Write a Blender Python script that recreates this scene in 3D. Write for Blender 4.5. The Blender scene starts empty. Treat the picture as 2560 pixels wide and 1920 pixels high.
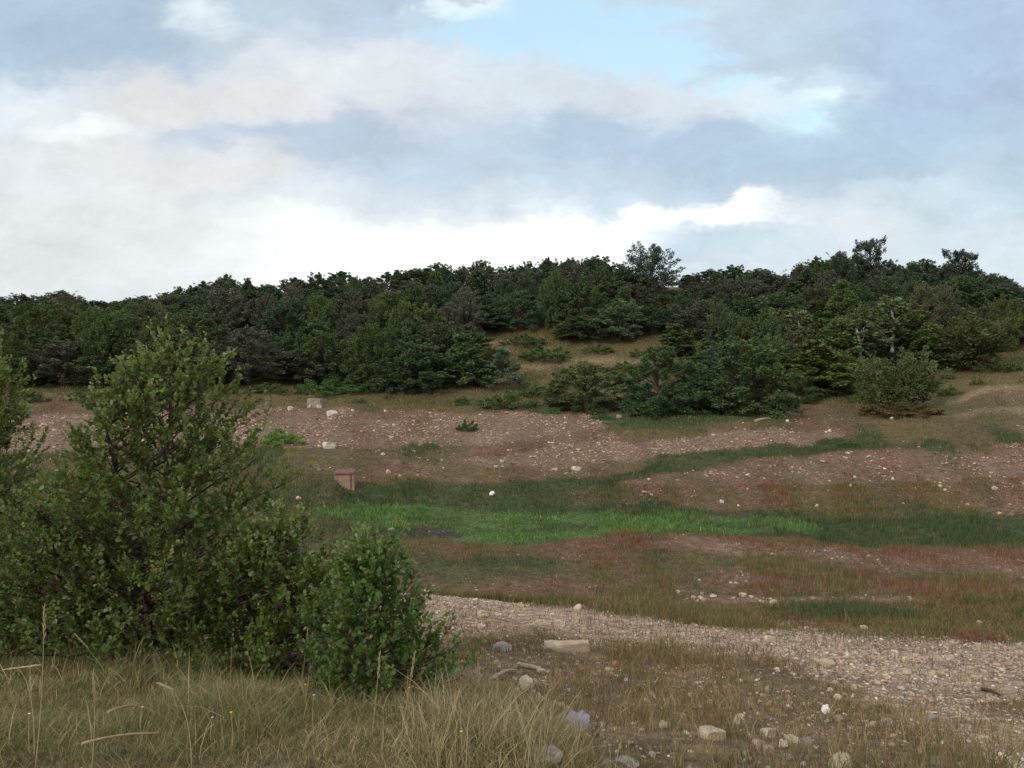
import bpy, math, random
import numpy as np
from mathutils import Vector
C = bpy.context.scene.collection
SC = bpy.context.scene
rng = np.random.default_rng(11)
random.seed(5)

# ------------------------------------------------------------------ camera
F, CX, HY, EYE = 852.0, 512.0, 330.0, 1.62       # focal length in picture px, optical axis, horizon row, eye height
cam = bpy.data.cameras.new('camera')
cam.sensor_width = 36.0
cam.lens = 36.0 * F / 1024.0
cam.shift_y = -(384.0 - HY) / 1024.0
cam.clip_start, cam.clip_end = 0.1, 5000
camo = bpy.data.objects.new('camera', cam)
camo.location = (0, 0, EYE)
camo.rotation_euler = (math.radians(90), 0, 0)
C.objects.link(camo)
SC.camera = camo

# ------------------------------------------------------------------ exposure
SC.view_settings.view_transform = 'Standard'
SC.view_settings.look = 'None'
SC.view_settings.exposure = 0.12
SC.view_settings.gamma = 1.0
SC.view_settings.use_curve_mapping = False
SC.cycles.max_bounces = 6
SC.cycles.diffuse_bounces = 3
SC.cycles.transmission_bounces = 3
SC.cycles.transparent_max_bounces = 4

# ------------------------------------------------------------------ sun and sky
SUN_AZ, SUN_EL = math.radians(215), math.radians(33)   # behind the camera, veiled by cloud
sd = bpy.data.lights.new('sun', 'SUN')
sd.energy, sd.angle, sd.color = 1.5, math.radians(12), (1.0, 0.90, 0.76)
so = bpy.data.objects.new('sun', sd)
sv = Vector((math.sin(SUN_AZ) * math.cos(SUN_EL), math.cos(SUN_AZ) * math.cos(SUN_EL), math.sin(SUN_EL)))
so.rotation_euler = sv.to_track_quat('Z', 'Y').to_euler()
so.location = (0, 0, 60)
C.objects.link(so)


def lin(c):
    return tuple(((v / 255.0) / 12.92 if v / 255.0 <= 0.04045 else ((v / 255.0 + 0.055) / 1.055) ** 2.4) for v in c)


class Nodes:
    def __init__(self, tree):
        self.t = tree
        tree.nodes.clear()

    def n(self, typ, **kw):
        nd = self.t.nodes.new(typ)
        for k, v in kw.items():
            setattr(nd, k, v)
        return nd

    def link(self, a, b):
        self.t.links.new(a, b)

    def put(self, sock, v):
        if isinstance(v, bpy.types.NodeSocket):
            self.link(v, sock)
        else:
            sock.default_value = v

    def math(self, op, a, b=None, c=None):
        nd = self.n('ShaderNodeMath', operation=op)
        self.put(nd.inputs[0], a)
        if b is not None:
            self.put(nd.inputs[1], b)
        if c is not None:
            self.put(nd.inputs[2], c)
        return nd.outputs[0]

    def vec(self, op, a, b=None, s=None):
        nd = self.n('ShaderNodeVectorMath', operation=op)
        self.put(nd.inputs[0], a)
        if b is not None:
            self.put(nd.inputs[1], b)
        if s is not None:
            self.put(nd.inputs['Scale'], s)
        return nd.outputs['Value'] if op in ('DOT_PRODUCT', 'LENGTH') else nd.outputs['Vector']

    def noise(self, vec, scale, detail=4, rough=0.55, col=False):
        nd = self.n('ShaderNodeTexNoise')
        if vec is not None:
            self.link(vec, nd.inputs['Vector'])
        nd.inputs['Scale'].default_value = scale
        nd.inputs['Detail'].default_value = detail
        nd.inputs['Roughness'].default_value = rough
        return nd.outputs['Color'] if col else nd.outputs['Fac']

    def mix(self, fac, a, b, blend='MIX'):
        nd = self.n('ShaderNodeMix', data_type='RGBA', blend_type=blend)
        self.put(nd.inputs[0], fac)
        for s, v in ((nd.inputs[6], a), (nd.inputs[7], b)):
            if isinstance(v, tuple) and len(v) == 3:
                v = v + (1.0,)
            self.put(s, v)
        return nd.outputs[2]

    def ramp(self, fac, a, b, lo=0.0, hi=1.0, smooth=True):
        nd = self.n('ShaderNodeMapRange')
        nd.interpolation_type = 'SMOOTHSTEP' if smooth else 'LINEAR'
        self.put(nd.inputs[0], fac)
        nd.inputs[1].default_value, nd.inputs[2].default_value = a, b
        nd.inputs[3].default_value, nd.inputs[4].default_value = lo, hi
        return nd.outputs[0]


# cloud masses by direction: azimuth / elevation in units of 100 px at this focal length: x, y, half widths, colour, gain
CLOUDS = [
    (60, 40, 150, 55, (172, 193, 214), 1.1), (-20, 10, 120, 60, (178, 198, 217), 1.0), (250, 30, 60, 26, (190, 206, 220), 0.8),
    (203, 12, 30, 18, (240, 248, 252), 1.7), (345, 25, 50, 22, (182, 200, 222), 0.9), (300, 58, 62, 30, (228, 232, 235), 1.4),
    (415, 80, 60, 30, (220, 226, 232), 1.1), (150, 98, 90, 22, (232, 231, 230), 1.2), (250, 95, 70, 24, (226, 226, 229), 1.1),
    (30, 100, 40, 24, (244, 250, 253), 1.3), (80, 134, 36, 14, (250, 253, 254), 1.3), (540, 85, 70, 22, (216, 226, 235), 1.0), (620, 102, 90, 20, (214, 223, 232), 1.1),
    (10, 170, 90, 28, (224, 228, 231), 1.0), (190, 165, 80, 20, (228, 229, 231), 1.0),
    (335, 140, 60, 16, (184, 201, 219), 1.5), (500, 160, 120, 20, (194, 211, 229), 1.2), (225, 140, 55, 13, (190, 204, 223), 1.1),
    (640, 137, 100, 16, (178, 199, 221), 1.5), (740, 162, 80, 24, (180, 203, 223), 1.3), (430, 128, 60, 14, (200, 210, 225), 1.0),
    (480, 192, 150, 16, (206, 220, 231), 1.1), (392, 212, 36, 22, (214, 223, 230), 1.2), (620, 185, 60, 16, (196, 214, 231), 1.0),
    (90, 245, 170, 55, (226, 230, 232), 1.1), (400, 264, 140, 32, (255, 255, 255), 0.9), (480, 215, 50, 12, (224, 232, 238), 0.8), (330, 196, 60, 12, (222, 229, 234), 0.7), (300, 228, 80, 24, (250, 252, 253), 1.0),
    (570, 238, 80, 20, (255, 255, 255), 0.9), (545, 205, 60, 12, (222, 232, 239), 0.9), (640, 205, 40, 9, (205, 221, 234), 0.8), (700, 218, 50, 10, (255, 255, 255), 1.4), (745, 210, 24, 7, (252, 254, 255), 0.8), (705, 244, 60, 12, (200, 218, 234), 1.5), (800, 238, 40, 10, (212, 226, 236), 1.0),
    (870, 252, 150, 36, (216, 228, 236), 1.0), (850, 230, 40, 13, (232, 238, 241), 1.1), (940, 190, 50, 12, (220, 232, 240), 0.9),
    (790, 30, 60, 45, (192, 211, 228), 0.8), (950, 50, 90, 70, (176, 198, 223), 1.2), (900, 140, 90, 26, (180, 205, 226), 1.0),
    (985, 170, 80, 36, (188, 210, 226), 1.0), (800, 116, 50, 18, (206, 230, 243), 1.2), (465, 4, 24, 7, (236, 249, 254), 1.8), (630, 5, 60, 10, (200, 222, 238), 0.8),
    (755, 98, 40, 12, (232, 243, 250), 0.9), (825, 98, 20, 8, (240, 250, 254), 1.4), (845, 82, 30, 10, (214, 232, 244), 0.9),
]
BLUES = [(460, 32, 46, 26), (530, 36, 80, 32), (610, 44, 80, 32), (690, 56, 56, 22), (550, 4, 80, 20), (650, 10, 40, 14), (740, 84, 30, 10), (812, 118, 28, 8)]

world = bpy.data.worlds.new("World")
SC.world = world
world.use_nodes = True
W = Nodes(world.node_tree)
tc = W.n('ShaderNodeTexCoord')
sep = W.n('ShaderNodeSeparateXYZ')
W.link(tc.outputs['Generated'], sep.inputs[0])
dyc = W.math('MAXIMUM', sep.outputs[1], 0.25)
cs = W.n('ShaderNodeCombineXYZ')
W.link(W.math('MULTIPLY', W.math('DIVIDE', sep.outputs[0], dyc), F / 100.0), cs.inputs[0])
W.link(W.math('MULTIPLY', W.math('DIVIDE', sep.outputs[2], dyc), F / 100.0), cs.inputs[1])
P0 = cs.outputs[0]
Pst = W.vec('MULTIPLY', P0, (0.55, 1.0, 1.0))
nw = W.noise(Pst, 0.9, 5, 0.6, col=True)
nw2 = W.noise(Pst, 2.6, 5, 0.62, col=True)
warp = W.vec('ADD', W.vec('SCALE', W.vec('SUBTRACT', nw, (0.5, 0.5, 0.5)), s=0.62), W.vec('SCALE', W.vec('SUBTRACT', nw2, (0.5, 0.5, 0.5)), s=0.85))
P = W.vec('ADD', P0, W.vec('MULTIPLY', warp, (1.35, 0.85, 0.0)))


def blob(x, y, sx, sy):
    d = W.vec('SUBTRACT', P, ((x - CX) / 100.0, (HY - y) / 100.0, 0.0))
    d = W.vec('MULTIPLY', d, (100.0 / sx, 100.0 / sy, 0.0))
    return W.math('EXPONENT', W.math('MULTIPLY', W.vec('DOT_PRODUCT', d, d), -1.0))


acc, wsum = None, 0.04
base_c = lin((206, 214, 224))
accv = tuple(v * 0.04 for v in base_c)
for (x, y, sx, sy, c, g) in CLOUDS:
    w = W.math('MULTIPLY', blob(x, y, sx, sy), g)
    lc = lin(c)
    if c == (255, 255, 255):
        lc = (1.2, 1.2, 1.2)
    cv = W.vec('SCALE', lc, s=w)
    accv = W.vec('ADD', cv, accv)
    wsum = W.math('ADD', w, wsum)
cloud = W.vec('SCALE', accv, s=W.math('DIVIDE', 1.0, wsum))
fine = W.noise(W.vec('ADD', Pst, W.vec('SCALE', nw2, s=0.5)), 2.2, 8, 0.66)
cloud = W.vec('SCALE', cloud, s=W.ramp(fine, 0.28, 0.72, 0.90, 1.10, False))
blue = None
for b in BLUES:
    w = blob(*b)
    blue = w if blue is None else W.math('ADD', blue, w)
sky = W.n('ShaderNodeTexSky')
sky.sky_type = 'NISHITA'
sky.sun_disc = False
sky.sun_elevation, sky.sun_rotation = SUN_EL, SUN_AZ
skyc = W.vec('MULTIPLY', sky.outputs[0], (0.095, 0.095, 0.09))
skyc = W.vec('ADD', skyc, (0.36, 0.51, 0.565))           # thin veil of high cloud over the blue
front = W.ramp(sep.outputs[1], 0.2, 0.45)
cover = W.math('SUBTRACT', 1.0, W.math('MULTIPLY', W.ramp(W.math('ADD', blue, W.math('MULTIPLY', W.math('SUBTRACT', fine, 0.5), 0.9)), 0.1, 1.35), 0.85))
vis = W.mix(cover, skyc, cloud)
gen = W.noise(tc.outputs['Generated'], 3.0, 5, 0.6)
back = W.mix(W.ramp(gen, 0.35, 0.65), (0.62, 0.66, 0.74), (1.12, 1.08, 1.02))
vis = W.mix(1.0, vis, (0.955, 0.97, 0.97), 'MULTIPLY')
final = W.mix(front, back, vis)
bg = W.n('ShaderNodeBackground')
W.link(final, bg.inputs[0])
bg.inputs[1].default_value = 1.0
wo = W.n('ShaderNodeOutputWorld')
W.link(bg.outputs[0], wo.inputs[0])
world.cycles.sampling_method = 'MANUAL'
world.cycles.sample_map_resolution = 256


# ------------------------------------------------------------------ helpers
def hash2(xi, yi, seed):
    h = (xi.astype(np.int64) * 374761393 + yi.astype(np.int64) * 668265263 + seed * 1442695041) & 0xFFFFFFFF
    h = ((h ^ (h >> 13)) * 1274126177) & 0xFFFFFFFF
    h = h ^ (h >> 16)
    return (h & 0xFFFF) / 65535.0


def vnoise(x, y, seed=0):
    x = np.asarray(x, float)
    y = np.asarray(y, float)
    xi, yi = np.floor(x), np.floor(y)
    fx, fy = x - xi, y - yi
    fx, fy = fx * fx * (3 - 2 * fx), fy * fy * (3 - 2 * fy)
    a, b = hash2(xi, yi, seed), hash2(xi + 1, yi, seed)
    c, d = hash2(xi, yi + 1, seed), hash2(xi + 1, yi + 1, seed)
    return (a * (1 - fx) + b * fx) * (1 - fy) + (c * (1 - fx) + d * fx) * fy


def fbm(x, y, seed=0, oct=3):
    s, a, t = 0, 1.0, 0
    for k in range(oct):
        s = s + a * vnoise(x * 2 ** k, y * 2 ** k, seed + k * 17)
        t += a
        a *= 0.5
    return s / t


def sstep(x, a, b):
    t = np.clip((x - a) / (b - a), 0, 1)
    return t * t * (3 - 2 * t)


def mesh_np(name, V, faces, col=None, smooth=False):
    """mesh from a vertex array, a list of (M, k) face arrays and an optional colour per vertex"""
    me = bpy.data.meshes.new(name)
    V = np.asarray(V, np.float32)
    faces = [np.asarray(f, np.int32) for f in faces if len(f)]
    me.vertices.add(len(V))
    me.vertices.foreach_set('co', V.ravel())
    nl = sum(f.size for f in faces)
    npoly = sum(len(f) for f in faces)
    me.loops.add(nl)
    me.loops.foreach_set('vertex_index', np.concatenate([f.ravel() for f in faces]))
    me.polygons.add(npoly)
    tot = np.concatenate([np.full(len(f), f.shape[1], np.int32) for f in faces])
    st = np.concatenate([[0], np.cumsum(tot)[:-1]]).astype(np.int32)
    me.polygons.foreach_set('loop_start', st)
    me.polygons.foreach_set('loop_total', tot)
    me.polygons.foreach_set('use_smooth', np.full(npoly, smooth, bool))
    me.update(calc_edges=True)
    if col is not None:
        at = me.color_attributes.new('Col', 'FLOAT_COLOR', 'POINT')
        c4 = np.ones((len(V), 4), np.float32)
        c4[:, :3] = col
        at.data.foreach_set('color', c4.ravel())
    return me


def link(name, me, mat=None, parent=None):
    o = bpy.data.objects.new(name, me)
    C.objects.link(o)
    if mat and not me.materials:
        me.materials.append(mat)
    if parent:
        o.parent = parent
    return o


def tag(o, label=None, cat=None, group=None, kind=None):
    for k, v in (('label', label), ('category', cat), ('group', group), ('kind', kind)):
        if v:
            o[k] = v
    return o


def empty(name, loc, rz=0.0, s=1.0):
    o = bpy.data.objects.new(name, None)
    o.location = loc
    o.rotation_euler = (0, 0, rz)
    o.scale = (s, s, s) if not isinstance(s, tuple) else s
    o.empty_display_size = 0.2
    C.objects.link(o)
    return o


def copy_thing(o, loc, rz, s):
    r = o.copy()
    C.objects.link(r)
    r.location, r.rotation_euler = loc, (0, 0, rz)
    r.scale = (s, s, s) if not isinstance(s, tuple) else s
    for ch in o.children:
        c = ch.copy()
        C.objects.link(c)
        c.parent = r
    return r


def tube(pts, rad, n=6):
    """swept tube; returns verts, quads"""
    pts = np.asarray(pts, float)
    rad = np.broadcast_to(np.asarray(rad, float), (len(pts),))
    tan = np.gradient(pts, axis=0)
    tan /= np.linalg.norm(tan, axis=1)[:, None] + 1e-9
    ref = np.where(np.abs(tan[:, 2:3]) > 0.9, np.array([[1.0, 0, 0]]), np.array([[0, 0, 1.0]]))
    a = np.cross(tan, ref)
    a /= np.linalg.norm(a, axis=1)[:, None] + 1e-9
    b = np.cross(tan, a)
    th = np.linspace(0, 2 * np.pi, n, endpoint=False)
    V = pts[:, None, :] + rad[:, None, None] * (np.cos(th)[None, :, None] * a[:, None, :] + np.sin(th)[None, :, None] * b[:, None, :])
    i = np.arange(len(pts) - 1)[:, None]
    j = np.arange(n)[None, :]
    q = np.stack([i * n + j, i * n + (j + 1) % n, (i + 1) * n + (j + 1) % n, (i + 1) * n + j], -1).reshape(-1, 4)
    return V.reshape(-1, 3), q


class MB:
    def __init__(self):
        self.v, self.f, self.c, self.n = [], {}, [], 0

    def add(self, V, faces, col=None):
        V = np.asarray(V, float).reshape(-1, 3)
        for f in (faces if isinstance(faces, list) else [faces]):
            f = np.asarray(f)
            self.f.setdefault(f.shape[1], []).append(f + self.n)
        self.v.append(V)
        if col is not None:
            self.c.append(np.broadcast_to(np.asarray(col, float), V.shape))
        self.n += len(V)

    def mesh(self, name, smooth=False):
        return mesh_np(name, np.concatenate(self.v), [np.concatenate(f) for f in self.f.values()],
                       np.concatenate(self.c) if self.c else None, smooth)


# ------------------------------------------------------------------ lie of the land
# for bearings across the valley (by picture column): ground profile as (depression row, metres out)
COLS = {
    -420: [(768, 3.4), (700, 5.3), (650, 7.6), (640, 8.5), (620, 12), (600, 16), (560, 24), (540, 30), (520, 37), (500, 44), (470, 52), (440, 63), (418, 78), (402, 88), (390, 96), (380, 104), (324, 150), (322, 165)],
    0: [(768, 3.4), (700, 5.3), (650, 7.6), (640, 8.5), (620, 12), (600, 16), (560, 24), (540, 30), (520, 37), (500, 44), (470, 52), (440, 63), (416, 78), (400, 88), (388, 96), (378, 104), (318, 150), (316, 165)],
    200: [(768, 3.4), (700, 5.4), (670, 6.8), (650, 8), (640, 9.2), (625, 12), (605, 16), (585, 20), (560, 25), (540, 31), (520, 37), (500, 43), (480, 48), (455, 57), (440, 64), (420, 76), (405, 87), (395, 95), (383, 104), (313, 155), (310, 165)],
    320: [(768, 3.4), (700, 5.5), (680, 6.5), (665, 8.0), (640, 10.5), (620, 13), (600, 16), (590, 18), (588, 21), (575, 24), (555, 29), (535, 34), (515, 39), (495, 43.5), (470, 49), (455, 56), (440, 65), (425, 75), (410, 87), (402, 95), (392, 104), (300, 160), (296, 165)],
    420: [(768, 3.4), (730, 4.4), (700, 5.6), (694, 6.2), (675, 8.5), (650, 10.5), (625, 13), (600, 16), (592, 17.5), (598, 20), (588, 22), (570, 25), (555, 29), (545, 32.5), (530, 37), (515, 42), (504, 45), (484, 48.5), (470, 53), (455, 59), (440, 66), (425, 75), (410, 88), (402, 97), (391, 105), (290, 165)],
    560: [(768, 4.2), (740, 5.2), (700, 7.4), (670, 9.6), (640, 12), (620, 14.2), (605, 16.2), (607, 18.5), (598, 20.5), (585, 23), (565, 27), (550, 31), (543, 33.5), (535, 36), (521, 41), (511, 44), (505, 46), (482, 50), (470, 54), (462, 57), (450, 63), (435, 71), (420, 81), (410, 89), (400, 97), (385, 108), (286, 165)],
    700: [(768, 5.2), (740, 6.2), (700, 8.2), (660, 10.8), (640, 12.6), (626, 14.5), (625, 16), (614, 18.5), (596, 22), (587, 24), (562, 29), (538, 34), (537, 36), (532, 38), (520, 41.5), (513, 44), (507, 46), (480, 52), (470, 54.5), (468, 58), (458, 62), (450, 65), (430, 75), (416, 84), (410, 89), (398, 97), (338, 128), (286, 165)],
    860: [(768, 5.1), (700, 8), (660, 10.6), (634, 13.2), (632, 14.8), (617, 17), (600, 20), (575, 25), (546, 32), (546, 35), (537, 38), (522, 42), (512, 45), (502, 47), (472, 53), (450, 59), (449, 63), (440, 68), (426, 76), (412, 85), (404, 91), (394, 98), (380, 106), (288, 165)],
    1024: [(768, 5), (740, 6), (700, 7.9), (660, 10.4), (640, 12), (620, 14.5), (607, 17), (595, 19.5), (575, 24), (557, 28.5), (558, 31), (554, 33), (541, 36), (526, 40), (517, 43), (507, 44.5), (446, 58), (441, 62), (430, 68), (415, 75), (395, 84), (370, 100), (350, 112), (320, 135), (294, 165)],
    1440: [(768, 5), (740, 6), (700, 7.9), (660, 10.4), (640, 12), (620, 14.5), (607, 17), (595, 19.5), (575, 24), (557, 28.5), (558, 31), (554, 33), (541, 36), (526, 40), (517, 43), (507, 44.5), (446, 58), (441, 62), (430, 68), (410, 75), (385, 84), (360, 100), (340, 112), (315, 135), (305, 165)],
}
UG = np.linspace(-420, 1440, 280)
YG = np.exp(np.linspace(math.log(1.0), math.log(700.0), 760))
_cu = sorted(COLS)
_prof = []
for u in _cu:
    k = COLS[u]
    ys = [0.0] + [d for _, d in k]
    zs = [-EYE] + [-(p - HY) * d / F for p, d in k]
    top = zs[-1]
    ys += [185, 230, 320, 700]
    zs += [top + 0.6, top - 1.5, top - 8, top - 20]
    _prof.append(np.interp(YG, ys, zs))
_prof = np.array(_prof)


def gsmooth(A, s, axis):
    r = int(3 * s) + 1
    k = np.exp(-0.5 * (np.arange(-r, r + 1) / s) ** 2)
    k /= k.sum()
    pad = [(0, 0)] * A.ndim
    pad[axis] = (r, r)
    B = np.pad(A, pad, mode='edge')
    return np.apply_along_axis(lambda m: np.convolve(m, k, 'valid'), axis, B)


ZT = np.array([np.interp(UG, _cu, _prof[:, j]) for j in range(len(YG))]).T
ZT = gsmooth(gsmooth(ZT, 3.0, 1), 4.0, 0)


def lut(T, X, Y):
    """sample a table laid out by bearing and distance"""
    Y = np.maximum(np.asarray(Y, float), 1.0)
    u = CX + F * np.asarray(X, float) / np.maximum(Y, 3.0)
    a = np.clip((u - UG[0]) / (UG[1] - UG[0]), 0, len(UG) - 1.001)
    b = np.clip(np.log(Y) / math.log(700.0) * (len(YG) - 1), 0, len(YG) - 1.001)
    i, j = a.astype(int), b.astype(int)
    fa, fb = a - i, b - j
    if T.ndim == 3:
        fa, fb = fa[..., None], fb[..., None]
    return (T[i, j] * (1 - fa) + T[i + 1, j] * fa) * (1 - fb) + (T[i, j + 1] * (1 - fa) + T[i + 1, j + 1] * fa) * fb


def ground(X, Y):
    X = np.asarray(X, float)
    Y = np.asarray(Y, float)
    z = lut(ZT, X, Y) + EYE
    z = np.where(Y < 1.0, 0.0 + (z - 0.0) * np.clip(Y, 0, 1), z)
    far = sstep(Y, 10, 60)
    z = z + (vnoise(X / 0.6, Y / 0.6, 1) - 0.5) * 0.05 + (vnoise(X / 2.1, Y / 2.1, 2) - 0.5) * (0.08 + 0.08 * far) \
        + (vnoise(X / 7.0, Y / 7.0, 3) - 0.5) * (0.05 + 0.38 * far) \
        + 0.95 * np.exp(-(((X + 9.1) / 0.6) ** 2 + ((Y - 43.5) / 0.6) ** 2))
    return z


def hit(px, py, y0=2.0):
    """where the sight line through a picture point meets the land"""
    Y = np.geomspace(y0, 400, 5000)
    X = (px - CX) / F * Y
    d = EYE - (py - HY) / F * Y - ground(X, Y)
    k = np.argmax(d < 0)
    if d[k] >= 0:
        k = len(Y) - 1
    return float(X[k]), float(Y[k]), float(ground(X[k], Y[k]))


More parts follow.
